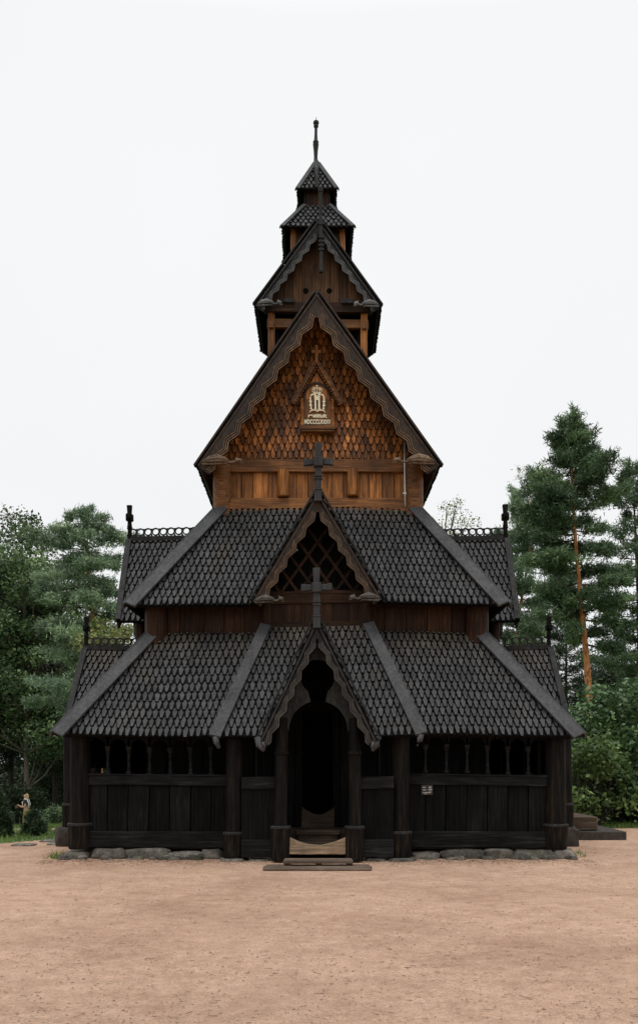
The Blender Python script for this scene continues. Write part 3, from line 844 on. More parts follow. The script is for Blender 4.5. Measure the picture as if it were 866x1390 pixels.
# --- nave: wall, posts, beams, shingled gable, roof
NX, NY, NYB = 1.93, 2.12, YB - 2.12
NZ0, NZA, NHW, NB = 7.56, 10.92, 2.36, 1.5
mb = MB(); planks_wall(mb, -1.8, 1.8, NY + .02, 7.05, 7.68, .27); mb.build('nave_wall', M['warm'], church, bevel=.008)
mb = MB(); planks_wall(mb, -1.8, 1.8, NYB - .05, 6.5, 7.68, .27); mb.build('nave_wall', M['warm'], church)
for s in (-1, 1):
    mb = MB(); planks_wall(mb, NY, NYB, s * 1.85, 6.5, 7.7, .3, axis='y'); mb.build('nave_wall', M['warm'], church, bevel=.006)
    for y in (NY + .03, NYB - .03):
        mb = MB(); mb.lathe((s * NX, y, 0), [(.205, 6.5), (.195, 7.0), (.19, 7.8)], 26, 0, .55); mb.build('nave_post', M['warm_x'], church, smooth=40)
    # hanging stave ends
    mb = MB(); mb.lathe((s * .70, NY - .02, 0), [(.105, 7.08), (.125, 7.10), (.12, 7.4), (.12, 7.62)], 18, 0, .45); mb.build('pendant_post', M['warm'], church, smooth=40)
for y, sg in ((NY, -1), (NYB, 1)):
    mb = MB(); mb.bb(-1.95, 1.95, y - .06 if sg < 0 else y - .1, y + .1 if sg < 0 else y + .06, 7.60, 7.86)
    mb.bb(-1.95, 1.95, y - .08, y - .05, 7.60, 7.64) if sg < 0 else None
    mb.build('tie_beam', M['warm_x'], church, bevel=.012)
    mb = MB(); mb.bb(-1.86, 1.86, y - .05 if sg < 0 else y - .1, y + .1 if sg < 0 else y + .05, 6.8, 7.08)
    mb.bb(-1.86, 1.86, y - .09, y + .0, 6.80, 6.97) if sg < 0 else None
    mb.build('sill_beam', M['warm_x'], church, bevel=.012)
sl = (NZA - NZ0) / NHW
gz = 7.84; ghw = (NZA - .12 - gz) / sl
for y, sg in ((NY, -1), (NYB, 1)):
    mb = MB(); poly = [(-ghw, y, gz), (ghw, y, gz), (0, y, NZA - .12)]
    mb.prism(poly, (0, -sg * .05, 0), 0)
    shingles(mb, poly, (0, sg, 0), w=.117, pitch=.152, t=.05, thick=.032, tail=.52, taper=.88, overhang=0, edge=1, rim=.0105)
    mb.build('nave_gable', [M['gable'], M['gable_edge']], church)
mb = MB()
for s in (-1, 1):
    poly = [(s * NHW, NB, NZ0), (s * NHW, YB - NB, NZ0), (0, YB - NB, NZA), (0, NB, NZA)]
    U, V, Nn = roof_plane(mb, poly, (s, 0, .7), slab=.07)
    for ya, yb in ((NB - .03, NB + .14), (YB - NB - .14, YB - NB + .03)):
        mb.prism([Vector((s * (NHW + .02), ya, NZ0 - .03)) + Nn * .045, Vector((s * (NHW + .02), yb, NZ0 - .03)) + Nn * .045, Vector((0, yb, NZA)) + Nn * .045, Vector((0, ya, NZA)) + Nn * .045], Nn * .035, 2, .5)
mb.build('nave_roof', [M['roof'], M['barge_brown'], M['barge_brown'], M['edge']], church)
for s in (-1, 1):
    bargeboard(church, T_west, s, NHW, NZ0, NZA, NB, .245, .085, .42, .06)
    bracket(church, T_west, s, 2.27, NZ0 + .07, NB - .03, .82, .19, 'rib_mid')
    bargeboard(church, lambda a, b, z: Vector((a, YB - b, z)), s, NHW, NZ0, NZA, NB, .33, .075, .40, .06, ribs=False)
# lightning conductor pipe
mb = MB(); mb.tube([(1.735, NY - .17, 8.15), (1.735, NY - .17, 7.7), (1.74, NY - .17, 7.2), (1.745, NY - .18, 6.85)], .018, 8)
mb.tube([(1.735, NY - .17, 8.15), (1.70, NY - .2, 8.25), (1.55, NB + .08, 8.52)], .010, 6)
o = mb.build('conductor_pipe', M['metal'], church, smooth=True)
mb = MB(); mb.box((1.735, NY - .15, 7.13), (.07, .09, .03)); mb.build('pipe_clip', M['metal'], o)

# --- memorial niche with crowned cypher and writing
ni = empty('memorial_niche'); ni.parent = church
NCY = NY - .10
mb = MB(); mb.bb(-.33, .33, NCY, NCY + .06, 8.46, 9.02); mb.prism([(-.33, NCY, 9.02), (.33, NCY, 9.02), (0, NCY, 9.56)], (0, .06, 0))
mb.build('niche_board', M['warm'], ni)
mb = MB()
for s in (-1, 1):
    p, q = Vector((s * .52, NCY - .14, 8.90)), Vector((0, NCY - .14, 9.76))
    n = Vector((s * .86, 0, .52)).normalized()
    mb.prism([p, q, q + Vector((0, .2, 0)), p + Vector((0, .2, 0))], n * .035)
    mb.prism([p - n * .06 + Vector((0, .01, 0)), q - n * .0 + Vector((0, .01, -.07)), q + Vector((0, .01, 0)), p + Vector((0, .01, 0))], Vector((0, .03, 0)))
    for k in range(16):
        t = (k + .4) / 16.5; c = p.lerp(q, t) - n * .075
        mb.box(c + Vector((0, .025, 0)), (.028, .025, .03))
mb.build('niche_roof', M['warm_x'], ni, bevel=.004)
mb = MB(); mb.bb(-.028, .028, NCY - .16, NCY - .10, 9.70, 10.04); mb.bb(-.09, .09, NCY - .155, NCY - .105, 9.90, 9.955); mb.box((0, NCY - .13, 10.03), (.075, .07, .04))
mb.box((0, NCY - .13, 9.82), (.075, .07, .03))
mb.build('niche_cross', M['warm'], ni, bevel=.005)
for s in (-1, 1):
    mb = MB(); mb.lathe((s * .315, NCY - .06, 0), [(.04, 8.47), (.04, 8.52), (.026, 8.54), (.024, 8.78), (.036, 8.80), (.036, 8.83), (.022, 8.85), (.024, 8.96), (.04, 9.0)], 12)
    mb.build('niche_column', M['warm'], ni, smooth=40)
mb = MB(); mb.bb(-.36, .36, NCY - .12, NCY + .04, 8.38, 8.465); mb.bb(-.34, .34, NCY - .10, NCY + .04, 8.34, 8.38)
mb.build('niche_sill', M['warm_x'], ni, bevel=.006)
mb = MB()   # arched moulding behind the cypher
A = []; B = []
for k in range(25):
    t = math.pi * k / 24
    A.append((-.25 * math.cos(t), NCY - .02, 9.0 + .31 * math.sin(t))); B.append((-.29 * math.cos(t), NCY - .02, 9.0 + .36 * math.sin(t)))
mb.strip(A, B, (0, .02, 0)); mb.build('niche_arch', M['barge_brown'], ni)
def text(body, size, x, z, width, name):
    cu = bpy.data.curves.new(name, 'FONT'); cu.body = body; cu.size = size; cu.extrude = .006; cu.align_x = 'CENTER'; cu.offset = .003
    o = bpy.data.objects.new(name, cu); COL.objects.link(o)
    bpy.context.view_layer.update()
    me = bpy.data.meshes.new_from_object(o.evaluated_get(bpy.context.evaluated_depsgraph_get()))
    bpy.data.objects.remove(o)
    xs = [v.co.x for v in me.vertices]; sc = width / (max(xs) - min(xs)); cx = (max(xs) + min(xs)) / 2
    for v in me.vertices: v.co = Vector((x + (v.co.x - cx) * sc, NCY - .012 - v.co.z, z + v.co.y))
    me.materials.append(M['cream'])
    o = bpy.data.objects.new(name, me); COL.objects.link(o); o.parent = ni
    return o
text('restituit', .115, 0, 8.645, .375, 'inscription')
text('MDCCCLXXXV', .125, 0, 8.515, .54, 'inscription')
mb = MB(); yy = NCY - .035
def tb(pts, r): mb.tube([(x, yy, z) for x, z in pts], r, 6)
def arc(cx, cz, rx, rz, t0, t1, n=16): return [(cx + rx * math.cos(R(t0 + (t1 - t0) * k / n)), cz + rz * math.sin(R(t0 + (t1 - t0) * k / n))) for k in range(n + 1)]
for s in (-1, 1):    # two interlaced hoops and the numeral two
    tb([(s * .125, 8.80)] + [(s * .135, 8.90), (s * .14, 8.98)] + [(s * (.075 + .065 * math.cos(R(a))), 9.03 + .075 * math.sin(R(a))) for a in range(0, 181, 15)] + [(s * .012, 8.99)], .0165)
    tb([(s * .038, 8.80), (s * .038, 9.06)], .021)
    tb([(s * .012, 9.065), (s * .07, 9.065)], .010); tb([(s * .01, 8.80), (s * .07, 8.80)], .010)
    tb([(s * .02, 8.775), (s * .08, 8.785), (s * .14, 8.77), (s * .155, 8.74)], .011)
    tb([(s * .10, 8.80), (s * .15, 8.815)], .010)
    for z in (8.88, 8.96): tb([(s * .105, z), (s * .168, z + .005)], .011)
    tb([(s * .02, 8.775), (0, 8.755)], .011)
cz = 9.135
tb(arc(0, cz, .062, .012, 180, 360), .014)
for s in (-1, 1):
    tb(arc(s * .05, cz + .055, .045, .05, -90 if s > 0 else 270, 90 if s > 0 else 90), .009)
    tb(arc(s * .02, cz + .055, .03, .05, -80 if s > 0 else 260, 90), .008)
tb([(0, cz), (0, cz + .11)], .008); tb([(0, cz + .10), (0, cz + .16)], .007); tb([(-.022, cz + .14), (.022, cz + .14)], .007)
for x in (-.07, -.035, 0, .035, .07): mb.lathe((x, yy, cz + .085 - abs(x) * .4), [(.004, 0), (.013, .008), (.013, .018), (.004, .026)], 8)
mb.build('crowned_cypher', M['cream'], ni, smooth=50)

# --- ridge turret in three stages
TY = 5.0
def turret():
    B0 = 3.75
    hw, z0, za = 1.36, 11.70, 13.57
    # body of stage one
    mb = MB()
    for sx in (-1, 1):
        for y in (4.08, 5.92):
            mb = MB(); mb.bb(sx * 1.02 - .075, sx * 1.02 + .075, y - .07, y + .07, 10.0, 11.85)
            mb.build('turret_post', M['warm'], church, bevel=.01)
    mb = MB(); mb.bb(-1.12, 1.12, 4.05, 4.17, 11.36, 11.55); mb.bb(-1.12, 1.12, 5.83, 5.95, 11.36, 11.55)
    for sx in (-1, 1): mb.bb(sx * 1.02 - .05, sx * 1.02 + .05, 3.93, 6.07, 11.30, 11.46)
    mb.build('turret_rail', M['warm_x'], church, bevel=.01)
    mb = MB()
    for y in (4.38, 5.6): planks_wall(mb, -.98, .98, y, 9.6, 11.95, .22)
    for sx in (-1, 1): planks_wall(mb, 4.2, 5.8, sx * .9, 9.6, 11.95, .22, axis='y')
    mb.build('belfry_wall', M['tar'], church)
    g = lambda z: hw * (za - z) / (za - z0)
    for y, sg in ((4.0, -1), (6.0, 1)):
        mb = MB()
        x = -1.15
        while x < 1.14:
            x1 = min(x + .2, 1.15); zA = za - .08 - max(abs(x), 0) * (za - z0) / hw; zB = za - .08 - abs(x1) * (za - z0) / hw
            mb.prism([(x + .003, y, 11.75), (x1 - .003, y, 11.75), (x1 - .003, y, max(11.76, zB)), (x + .003, y, max(11.76, zA))], (0, .05, 0)); x = x1
        mb.build('turret_gable', M['turret_brown'], church)
        mb = MB(); mb.bb(-1.2, 1.2, y - .05, y + .1, 11.66, 11.88); mb.build('turret_beam', M['red_x'], church, bevel=.01)
        if sg < 0:
            for s in (-1, 1):
                mb = MB(); mb.lathe((0, 0, 0), [(.062, 0), (.062, .05)], 18)  # solid black disc, the hole's darkness is painted, not cut
                o = mb.build('sound_hole_disc', M['black'], church); o.rotation_euler = (R(90), 0, 0); o.location = (s * .26, y - .003 + .045, 12.16)
                mb = MB(); mb.bb(s * .64 - .13, s * .64 + .13, y - .12, y - .04, 11.84, 11.93); mb.build('beam_end', M['barge_grey'], church, bevel=.008)
    gable_roof(church, T_west, hw, z0, za, B0, 6.25, 6.25, name='turret_roof')
    for s in (-1, 1):
        bargeboard(church, T_west, s, hw, z0, za, B0, .165, .06, .27, .05, mats=('barge_grey', 'rib_grey'))
        bracket(church, T_west, s, 1.32, z0 + .03, B0 - .02, .55, .13, 'rib_grey')
        bargeboard(church, lambda a, b, z: Vector((a, 10 - b, z)), s, hw, z0, za, B0, .165, .06, .27, .05, mats=('barge_grey', 'rib_grey'))
    # carved staff on the gable point
    mb = MB(); y = B0 - .07; x = .06
    mb.bb(x - .04, x + .04, y - .04, y + .04, 12.42, 14.2)
    mb.bb(x - .05, x + .05, y - .055, y + .055, 14.14, 14.24)
    for z in (12.86, 12.95, 13.04, 13.13): mb.bb(x - .065, x + .065, y - .06, y + .06, z, z + .045)
    mb.lathe((x, y, 0), [(.05, 12.40), (.06, 12.46), (.035, 12.5)], 8); mb.bb(x - .055, x + .055, y - .055, y + .055, 13.42, 13.47)
    mb.build('gable_staff', M['barge_grey'], church, bevel=.008)
    # stages two and three: little hipped roofs
    def stage(hw, z0, z1, ht, wall_hw, wz0, pitch, w, cols):
        for k in range(4):
            rot = Matrix.Rotation(R(90 * k), 3, 'Z'); c = Vector((0, TY, 0))
            pl = [c + rot @ Vector(p) for p in ((-hw, -hw, z0), (hw, -hw, z0), (ht, -ht, z1), (-ht, -ht, z1))]
            hint = rot @ Vector((0, -1, .6)); mb = MB()
            U, V, Nn = roof_plane(mb, pl, hint, slab=.05, w=w, pitch=pitch, t=.03, thick=.02, overhang=.02)
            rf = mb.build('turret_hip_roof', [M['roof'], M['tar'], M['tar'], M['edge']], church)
            for i, j, sd in ((0, 3, U), (1, 2, -U)):
                hip_board('hip_board', rf, pl[i], pl[j], Nn, sd, .055, .03, 'hip', .03, .03)
        mb = MB()
        for k in range(4):
            rot = Matrix.Rotation(R(90 * k), 3, 'Z')
            n = max(2, round(2 * wall_hw / .16)); st = 2 * wall_hw / n
            for i in range(n):
                x = -wall_hw + (i + .5) * st
                cc = rot @ Vector((x, -wall_hw - .02 + .012 * (i % 2), 0)) + Vector((0, TY, (wz0 + z0) / 2 + .05))
                mb.box(cc, (st - .006, .05, z0 - wz0 + .1), rot)
        mb.build('turret_wall', M['red'], church)
        for sx in (-1, 1):
            for sy in (-1, 1):
                mb = MB(); mb.lathe((sx * (wall_hw + .01), TY + sy * (wall_hw + .01), 0), [(cols, wz0), (cols, z0 + .1)], 12)
                mb.build('turret_post', M['warm'] if wall_hw > .4 else M['tar_x'], church, smooth=40)
    stage(.79, 13.68, 14.42, .30, .54, 12.75, .135, .115, .07)
    stage(.44, 14.73, 15.55, .03, .26, 14.3, .12, .105, .035)
    # a dark eave board below each little roof
    # spire
    mb = MB()
    mb.lathe((-.02, TY, 0), [(.10, 15.30), (.085, 15.52), (.05, 15.62), (.042, 15.75), (.05, 15.92), (.064, 16.08), (.068, 16.12), (.056, 16.14), (.068, 16.17), (.06, 16.2), (.042, 16.24), (.034, 16.40), (.034, 16.58), (.055, 16.6), (.055, 16.64), (.04, 16.65), (.068, 16.70), (.062, 16.75), (.03, 16.78), (.006, 16.80), (.005, 16.88)], 14, 0, .5)
    mb.v = [(x, y, z if z < 15.5 else 15.5 + (z - 15.5) * .83) for x, y, z in mb.v]
    mb.tube([(0, TY - .12, 15.55), (0, TY - .3, 15.25), (0, TY - .46, 14.95), (.0, TY - .50, 14.72)], [.045, .05, .045, .035], 8)
    mb.build('spire', M['barge_grey'], church, smooth=40)
turret()
# nave ridge crest
mb = MB(); mb.bb(-.06, .06, NB + .02, YB - NB, NZA - .02, NZA + .08); mb.build('ridge_board', M['barge_brown'], church)

# --- small visitor sign on the right-hand parapet
sg = empty('info_sign', (1.97, -.06, 1.24)); tag(sg, 'small dark information sign fixed to the parapet boards', 'sign')
mb = MB(); mb.bb(-.105, .105, -.02, .03, -.095, .085); mb.build('sign_plate', M['sign_dark'], sg, bevel=.004)
mb = MB()
for x0, x1, z0, z1 in ((-.08, -.025, .035, .05), (-.08, -.02, -.01, .005), (.035, .075, .03, .055), (.02, .09, .0, .012), (.03, .08, -.028, -.018), (-.075, .07, -.06, -.045), (-.05, .0, -.08, -.073)):
    mb.bb(x0, x1, -.023, -.019, z0, z1)
mb.build('sign_print', M['sign_white'], sg)

# the old frame has settled: one gentle, continuous bend through every timber
def settle():
    todo = list(church.children)
    while todo:
        o = todo.pop(); todo += list(o.children)
        if o.type != 'MESH' or o.location.length > 0: continue
        n = len(o.data.vertices); c = np.empty(n * 3, np.float32); o.data.vertices.foreach_get('co', c); c = c.reshape(-1, 3)
        x, y, z = c.T.copy(); k = np.clip(z / 1.2, 0, 1)
        c[:, 0] += k * (.014 * np.sin(.9 * z + .6 * y + .4) + .008 * np.sin(2.3 * x + 1.1 * z))
        c[:, 2] += k * (.018 * np.sin(.8 * x + .5 * y + .3) + .012 * np.sin(1.9 * x + 2.2 + .7 * z))
        c[:, 1] += k * .010 * np.sin(1.1 * x + .8 * z)
        o.data.vertices.foreach_set('co', c.ravel()); o.data.update()
settle()

# ================================================================== steps
st = empty('entrance_step', (0, -1.75, 0)); tag(st, 'low worn plank step lying on the gravel before the church doorway', 'step')
mb = MB(); mb.bb(-.87, .86, -.44, -.20, .006, .038); mb.bb(-.88, .88, -.19, .03, .006, .043); mb.bb(-.85, .86, .04, .30, .006, .036); mb.build('base_planks', M['plank'], st, bevel=.012)
mb = MB(); mb.bb(-.56, .58, -.04, .20, .078, .128); mb.bb(-.55, .57, .205, .44, .078, .124); mb.build('top_plank', M['plank'], st, bevel=.01)
for x in (-.5, .02, .52):
    mb = MB(); mb.bb(x - .05, x + .05, .0, .38, .04, .08); mb.build('bearer', M['step'], st)
def slab(x0, x1, y0, y1, z0, z1, name, parent):
    mb = MB(); n = 10; top = []
    for k in range(n):
        pass
    ring = [(x0, y0), ((x0 + x1) / 2, y0 - .02), (x1 - .04, y0 + .01), (x1, y0 + .08), (x1 + .02, (y0 + y1) / 2), (x1 - .02, y1), ((x0 + x1) / 2, y1 + .02), (x0, y1)]
    mb.prism([(x, y, z0) for x, y in ring], (0, 0, z1 - z0)); return mb.build(name, M['step'] if name == 'upper_slab' else M['dark_stone'], parent, bevel=.02)
ss = empty('side_steps', (5.9, 5.3, 0)); tag(ss, 'two broad stone steps beside the right side porch', 'steps')
slab(-.75, .42, -.9, 1.5, .2, .5, 'upper_slab', ss); slab(-.55, .98, -1.2, 1.3, -.05, .19, 'lower_slab', ss)
FL = [(-5.35, 3.0, .7, .55), (-5.75, 3.75, .6, .5), (-6.1, 2.7, .5, .42)]
for i, (x, y, w, d) in enumerate(FL):
    o = stone(x - w / 2, x + w / 2, y - d / 2, y + d / 2, -.1, .045, None, 'paving_stone', .05)
    tag(o, ['flat grey paving stone nearest the church left corner', 'flat grey paving stone farthest back beside the left grass edge', 'flat grey paving stone farthest out from the church on the left'][i], 'paving stone', 'flat stones left of the church')

# ================================================================== ground
def hgt(x, y):
    """level yard on a knoll, falling away to the left rear"""
    x = np.asarray(x, float); y = np.asarray(y, float)
    d = y + 18; left = np.clip((-x - 3.5) / 5, 0, 1)
    fall = np.clip((d - 24) / 26, 0, 1); fall = fall * fall * (3 - 2 * fall)
    back = np.clip((d - 34) / 30, 0, 1); back = back * back * (3 - 2 * back)
    return -1.7 * fall * left - .6 * back * (1 - left) + .03 * np.sin(x * .7) * np.sin(y * .5) * np.clip((np.hypot(x, y - 4) - 9) / 8, 0, 1)
def terrain(name, xs, ys, mat, z=0.0, keep=None):
    X, Y = np.meshgrid(xs, ys); Z = hgt(X, Y) + z
    nx, ny = len(xs), len(ys)
    v = np.stack([X, Y, Z], -1).reshape(-1, 3)
    i = np.arange(nx * ny).reshape(ny, nx)
    f = np.stack([i[:-1, :-1], i[:-1, 1:], i[1:, 1:], i[1:, :-1]], -1).reshape(-1, 4)
    if keep is not None:
        c = v[f].mean(1); f = f[keep(c[:, 0], c[:, 1])]
    me = bpy.data.meshes.new(name); me.from_pydata(v.tolist(), [], f.tolist()); me.materials.append(mat)
    me.shade_smooth()
    o = bpy.data.objects.new(name, me); COL.objects.link(o); o['kind'] = 'structure'
    return o
xs = np.concatenate([np.linspace(-900, -70, 12), np.linspace(-60, 60, 100), np.linspace(70, 900, 12)])
ys = np.concatenate([np.linspace(-300, -40, 8), np.linspace(-34, 80, 100), np.linspace(95, 1500, 14)])
terrain('ground', xs, ys, M['lawn'])
def yard_edge(x, y):
    """positive on the sand"""
    w = .35 * np.sin(x * .9 + 1) + .25 * np.sin(x * 2.3) + .2 * np.sin(y * 1.7)
    d_left = 2.5 + 1.25 * (x + 7.3) + w * .5           # rear edge on the left
    rear = np.where(x < -4, d_left, np.where(x > 3, 8.2 + w - .25 * np.maximum(0, x - 6), 20))
    return rear - y
def keep(x, y): return (yard_edge(x, y) > 0)
terrain('gravel_yard', np.linspace(-24, 24, 320), np.linspace(-26, 12, 260), M['gravel'], .004, keep)
terrain('path', np.linspace(-10.2, -6.0, 40), np.linspace(7.6, 8.6, 12), M['gravel'], .004)

# loose grit and needles on the yard
def scatter_mesh(name, verts, faces, mat, kind=None, parent=None, rnd=None, smooth=False):
    me = bpy.data.meshes.new(name); nv, nf, k = len(verts), len(faces), faces.shape[1]
    me.vertices.add(nv); me.vertices.foreach_set('co', verts.astype(np.float32).ravel())
    me.loops.add(nf * k); me.loops.foreach_set('vertex_index', faces.astype(np.int32).ravel())
    me.polygons.add(nf); me.polygons.foreach_set('loop_start', np.arange(0, nf * k, k, dtype=np.int32))
    me.materials.append(mat)
    if rnd is not None:
        a = me.attributes.new('rnd', 'FLOAT', 'FACE'); a.data.foreach_set('value', rnd.astype(np.float32))
    me.update(calc_edges=True)
    o = bpy.data.objects.new(name, me); COL.objects.link(o)
    if parent: o.parent = parent
    if kind: o['kind'] = kind
    return o
def pebbles():
    n = 9000
    d = 6 + 20 * RNG.random(n) ** 1.5; x = (RNG.random(n) - .5) * (d * .75 + 1); y = d - 18
    ok = (np.abs(x) > 4.6) | (y < -.4); x, y = x[ok], y[ok]; n = len(x)
    r = .003 + .009 * RNG.random(n) ** 4
    base = np.array([(1, 0, 0), (0, 1, 0), (-1, 0, 0), (0, -1, 0), (0, 0, .8), (0, 0, -.4)], float)
    fc = np.array([(0, 1, 4), (1, 2, 4), (2, 3, 4), (3, 0, 4), (1, 0, 5), (2, 1, 5), (3, 2, 5), (0, 3, 5)])
    an = RNG.random(n) * 6.28
    bx = base[None] * (r[:, None, None] * (1 + .6 * (RNG.random((n, 1, 3)) - .3)))
    c, s = np.cos(an)[:, None], np.sin(an)[:, None]
    v = np.stack([bx[..., 0] * c - bx[..., 1] * s + x[:, None], bx[..., 0] * s + bx[..., 1] * c + y[:, None], bx[..., 2] + hgt(x, y)[:, None] + .008], -1).reshape(-1, 3)
    f = (fc[None] + 6 * np.arange(n)[:, None, None]).reshape(-1, 3)
    o = scatter_mesh('pebbles', v, f, M['pebble'], 'stuff'); tag(o, 'small loose stones scattered over the reddish sand', 'pebbles')
    n = 2600
    d = 6 + 20 * RNG.random(n) ** 1.3; x = (RNG.random(n) - .5) * (d * .75 + 1); y = d - 18
    m = 2600; x = np.concatenate([x, (RNG.random(m) - .5) * 9.6]); y = np.concatenate([y, -.42 - np.abs(RNG.normal(size=m)) * .45]); n = len(x)
    ok = (np.abs(x) > 4.6) | (y < -.4); x, y = x[ok], y[ok]; n = len(x)
    an = RNG.random(n) * 6.28; L = .008 + .028 * RNG.random(n) ** 2; w = .0015 + .003 * RNG.random(n) ** 2
    ux, uy = np.cos(an), np.sin(an); z = hgt(x, y) + .011
    q = [np.stack([x + ux * L * a - uy * w * b, y + uy * L * a + ux * w * b, z + .004 * (b > 0)], -1) for a, b in ((-1, -1), (1, -1), (1, 1), (-1, 1))]
    v = np.stack(q, 1).reshape(-1, 3); f = np.arange(4 * n).reshape(-1, 4)
    o = scatter_mesh('litter', v, f, M['litter'], 'stuff'); tag(o, 'dry brown needles and chips lying on the sand', 'litter')
pebbles()

# ================================================================== vegetation
def unit(v): return v / np.maximum(np.linalg.norm(v, axis=-1, keepdims=True), 1e-9)
def leaves(C, size, aspect=.62, up=.5):
    """one leaf (a four-sided blade) per centre"""
    n = len(C); nn = RNG.normal(size=(n, 3)); nn[:, 2] = np.abs(nn[:, 2]) + up; nn = unit(nn)
    t = unit(np.cross(nn, RNG.normal(size=(n, 3)))); b = np.cross(nn, t)
    L = size * (.6 + .8 * RNG.random((n, 1))); W = L * aspect
    v = np.stack([C - t * L * .5, C + b * W * .5 + nn * L * .08, C + t * L * .5, C - b * W * .5 + nn * L * .08], 1).reshape(-1, 3)
    return v, np.arange(4 * n).reshape(-1, 4)
def lobes_leaves(cent, rad, per, size, flat=.75, up=.5):
    C = []; Q = []
    for c, r in zip(cent, rad):
        n = max(8, int(per * r * r)); d = unit(RNG.normal(size=(n, 3)))
        rr = r * (.25 + .85 * RNG.random((n, 1)) ** .6)
        # a few twigs' worth of unevenness
        rr *= 1 + .22 * np.sin(d[:, :1] * 5 + r * 9) * np.sin(d[:, 1:2] * 6 + r * 5)
        C.append(np.asarray(c) + d * rr * np.array([1, 1, flat])); Q.append(np.full(n, RNG.random()))
    C = np.concatenate(C); q = np.concatenate(Q)
    v, f = leaves(C, size, up=up)
    rnd = np.clip(.55 * q + .45 * RNG.random(len(C)), 0, 1)
    return v, f, rnd
def grow_tree(name, h, crown_r, crown_lo, nl, per, leaf, mat, bark, trunk_r, lobe=(.8, 1.4), lean=(0, 0), bare=.0):
    """trunk with limbs reaching into leafy lobes; local origin at the foot"""
    root = empty(name)
    mb = MB(); n = 9; path = []; ph = random.uniform(0, 6)
    for i in range(n):
        t = i / (n - 1)
        path.append((lean[0] * t + .15 * math.sin(ph + 3 * t) * t, lean[1] * t + .12 * math.cos(ph + 2.6 * t) * t, h * .9 * t))
    mb.tube(path, [trunk_r * (1.25 if i == 0 else (1 - .85 * (i / (n - 1)))) for i in range(n)], 9)
    cent = []; rad = []
    zc = (h + crown_lo) / 2; hz = (h - crown_lo) / 2
    for k in range(nl):
        while True:
            p = RNG.normal(size=3); p /= np.linalg.norm(p); rr = RNG.random() ** .45
            z = p[2] * rr
            if z > -.95: break
        wid = crown_r * (1 - .25 * max(0, z)) * (.85 + .3 * RNG.random())
        r_ = random.uniform(*lobe)
        c = np.array([lean[0] * (zc + z * hz) / h + p[0] * rr * wid, lean[1] + p[1] * rr * wid, zc + z * (hz - r_ * .6)])
        cent.append(c); rad.append(r_)
        t = min(.95, max(.15, (c[2] - .35 * math.hypot(c[0], c[1]) - .3) / (h * .9)))
        b = np.array(path[int(t * (n - 1))]); mid = (b + c) / 2 + np.array([0, 0, -.12 * np.linalg.norm(c - b)])
        mb.tube([b, mid, c], [trunk_r * .28 * (1.1 - t) + .02, trunk_r * .16 + .012, .008], 5, cap=False)
        for _ in range(3):
            e = c + RNG.normal(size=3) * r_ * .55; mb.tube([(mid + c) / 2, (c + e) / 2, e], [.018, .012, .005], 4, cap=False)
    mb.build('trunk', bark, root, smooth=True)
    v, f, q = lobes_leaves(cent, rad, per, leaf)
    scatter_mesh('crown', v, f, mat, parent=root, rnd=q)
    return root
def grow_pine(name, h, lo, reach, nb, mat, bark, trunk_r, bend=None, tuft=22, blades=13, droop=.0, spread=1.0, nl=.20, profile=None, open_front=0.0, inner=.35):
    root = empty(name); mb = MB(); n = 14
    bend = bend or (lambda t: (0, 0)); path = []
    for i in range(n):
        t = i / (n - 1); bx, by = bend(t); path.append(np.array([bx, by, h * t]))
    mb.tube(path, [trunk_r * ((1.2 if i == 0 else 1) - .9 * (i / (n - 1))) for i in range(n)], 9)
    def at(t):
        k = min(t, .999) * (n - 1); i = int(k); return path[i] + (path[i + 1] - path[i]) * (k - i)
    V = []; rn = []
    for k in range(nb):
        t = lo + (1 - lo) * ((k + random.random()) / nb) ** .92
        u = (t - lo) / (1 - lo)
        pr = profile(u) if profile else (math.sin(math.pi * min(1, .22 + .72 * u)) ** .8)
        ln = reach * pr * random.uniform(.42, 1.2)
        az = k * 2.4 + random.uniform(-.5, .5); p0 = at(t)
        if u < .8 and math.sin(az) < -.45 and random.random() < open_front: continue
        rise = random.uniform(-.22, .42) * ln * (.6 + u) - droop * ln
        dirv = np.array([math.cos(az), math.sin(az), 0])
        pts = [p0, p0 + dirv * ln * .5 + np.array([0, 0, rise * .25 - .04 * ln]), p0 + dirv * ln + np.array([0, 0, rise])]
        mb.tube(pts, [trunk_r * .22 * (1 - .7 * u) + .012, .018, .005], 5, 1, cap=False)
        nt = max(4, int(tuft * (ln / reach) * random.uniform(.7, 1.2) + 3)); tone = RNG.random()
        for j in range(nt):
            s = inner + (1.03 - inner) * RNG.random() ** .8
            q = pts[0] * (1 - s) ** 2 + pts[1] * 2 * s * (1 - s) + pts[2] * s * s
            sidew = np.array([-dirv[1], dirv[0], 0]) * RNG.normal() * .24 * ln * spread * (1.15 - .5 * s)
            q = q + sidew + np.array([0, 0, RNG.normal() * .07 + .05]) * min(1, nl / .18)
            m = blades; d = RNG.normal(size=(m, 3)) + dirv * .5 + np.array([0, 0, .35]); d = unit(d)
            st = q + RNG.normal(size=(m, 3)) * .09 * min(1, nl / .18); L = nl * (.7 + .6 * RNG.random((m, 1)))
            sd = unit(np.cross(d, RNG.normal(size=(m, 3)))) * (.018 + .012 * RNG.random((m, 1))) * min(1, nl / .18)
            V.append(np.stack([st - sd, st + sd, st + d * L], 1)); rn.append(np.clip(.6 * tone + .4 * RNG.random(m), 0, 1))
    mb.build('trunk', [bark, M['bark_dark']], root, smooth=True)
    V = np.concatenate(V).reshape(-1, 3); scatter_mesh('crown', V, np.arange(len(V)).reshape(-1, 3), mat, parent=root, rnd=np.concatenate(rn))
    return root
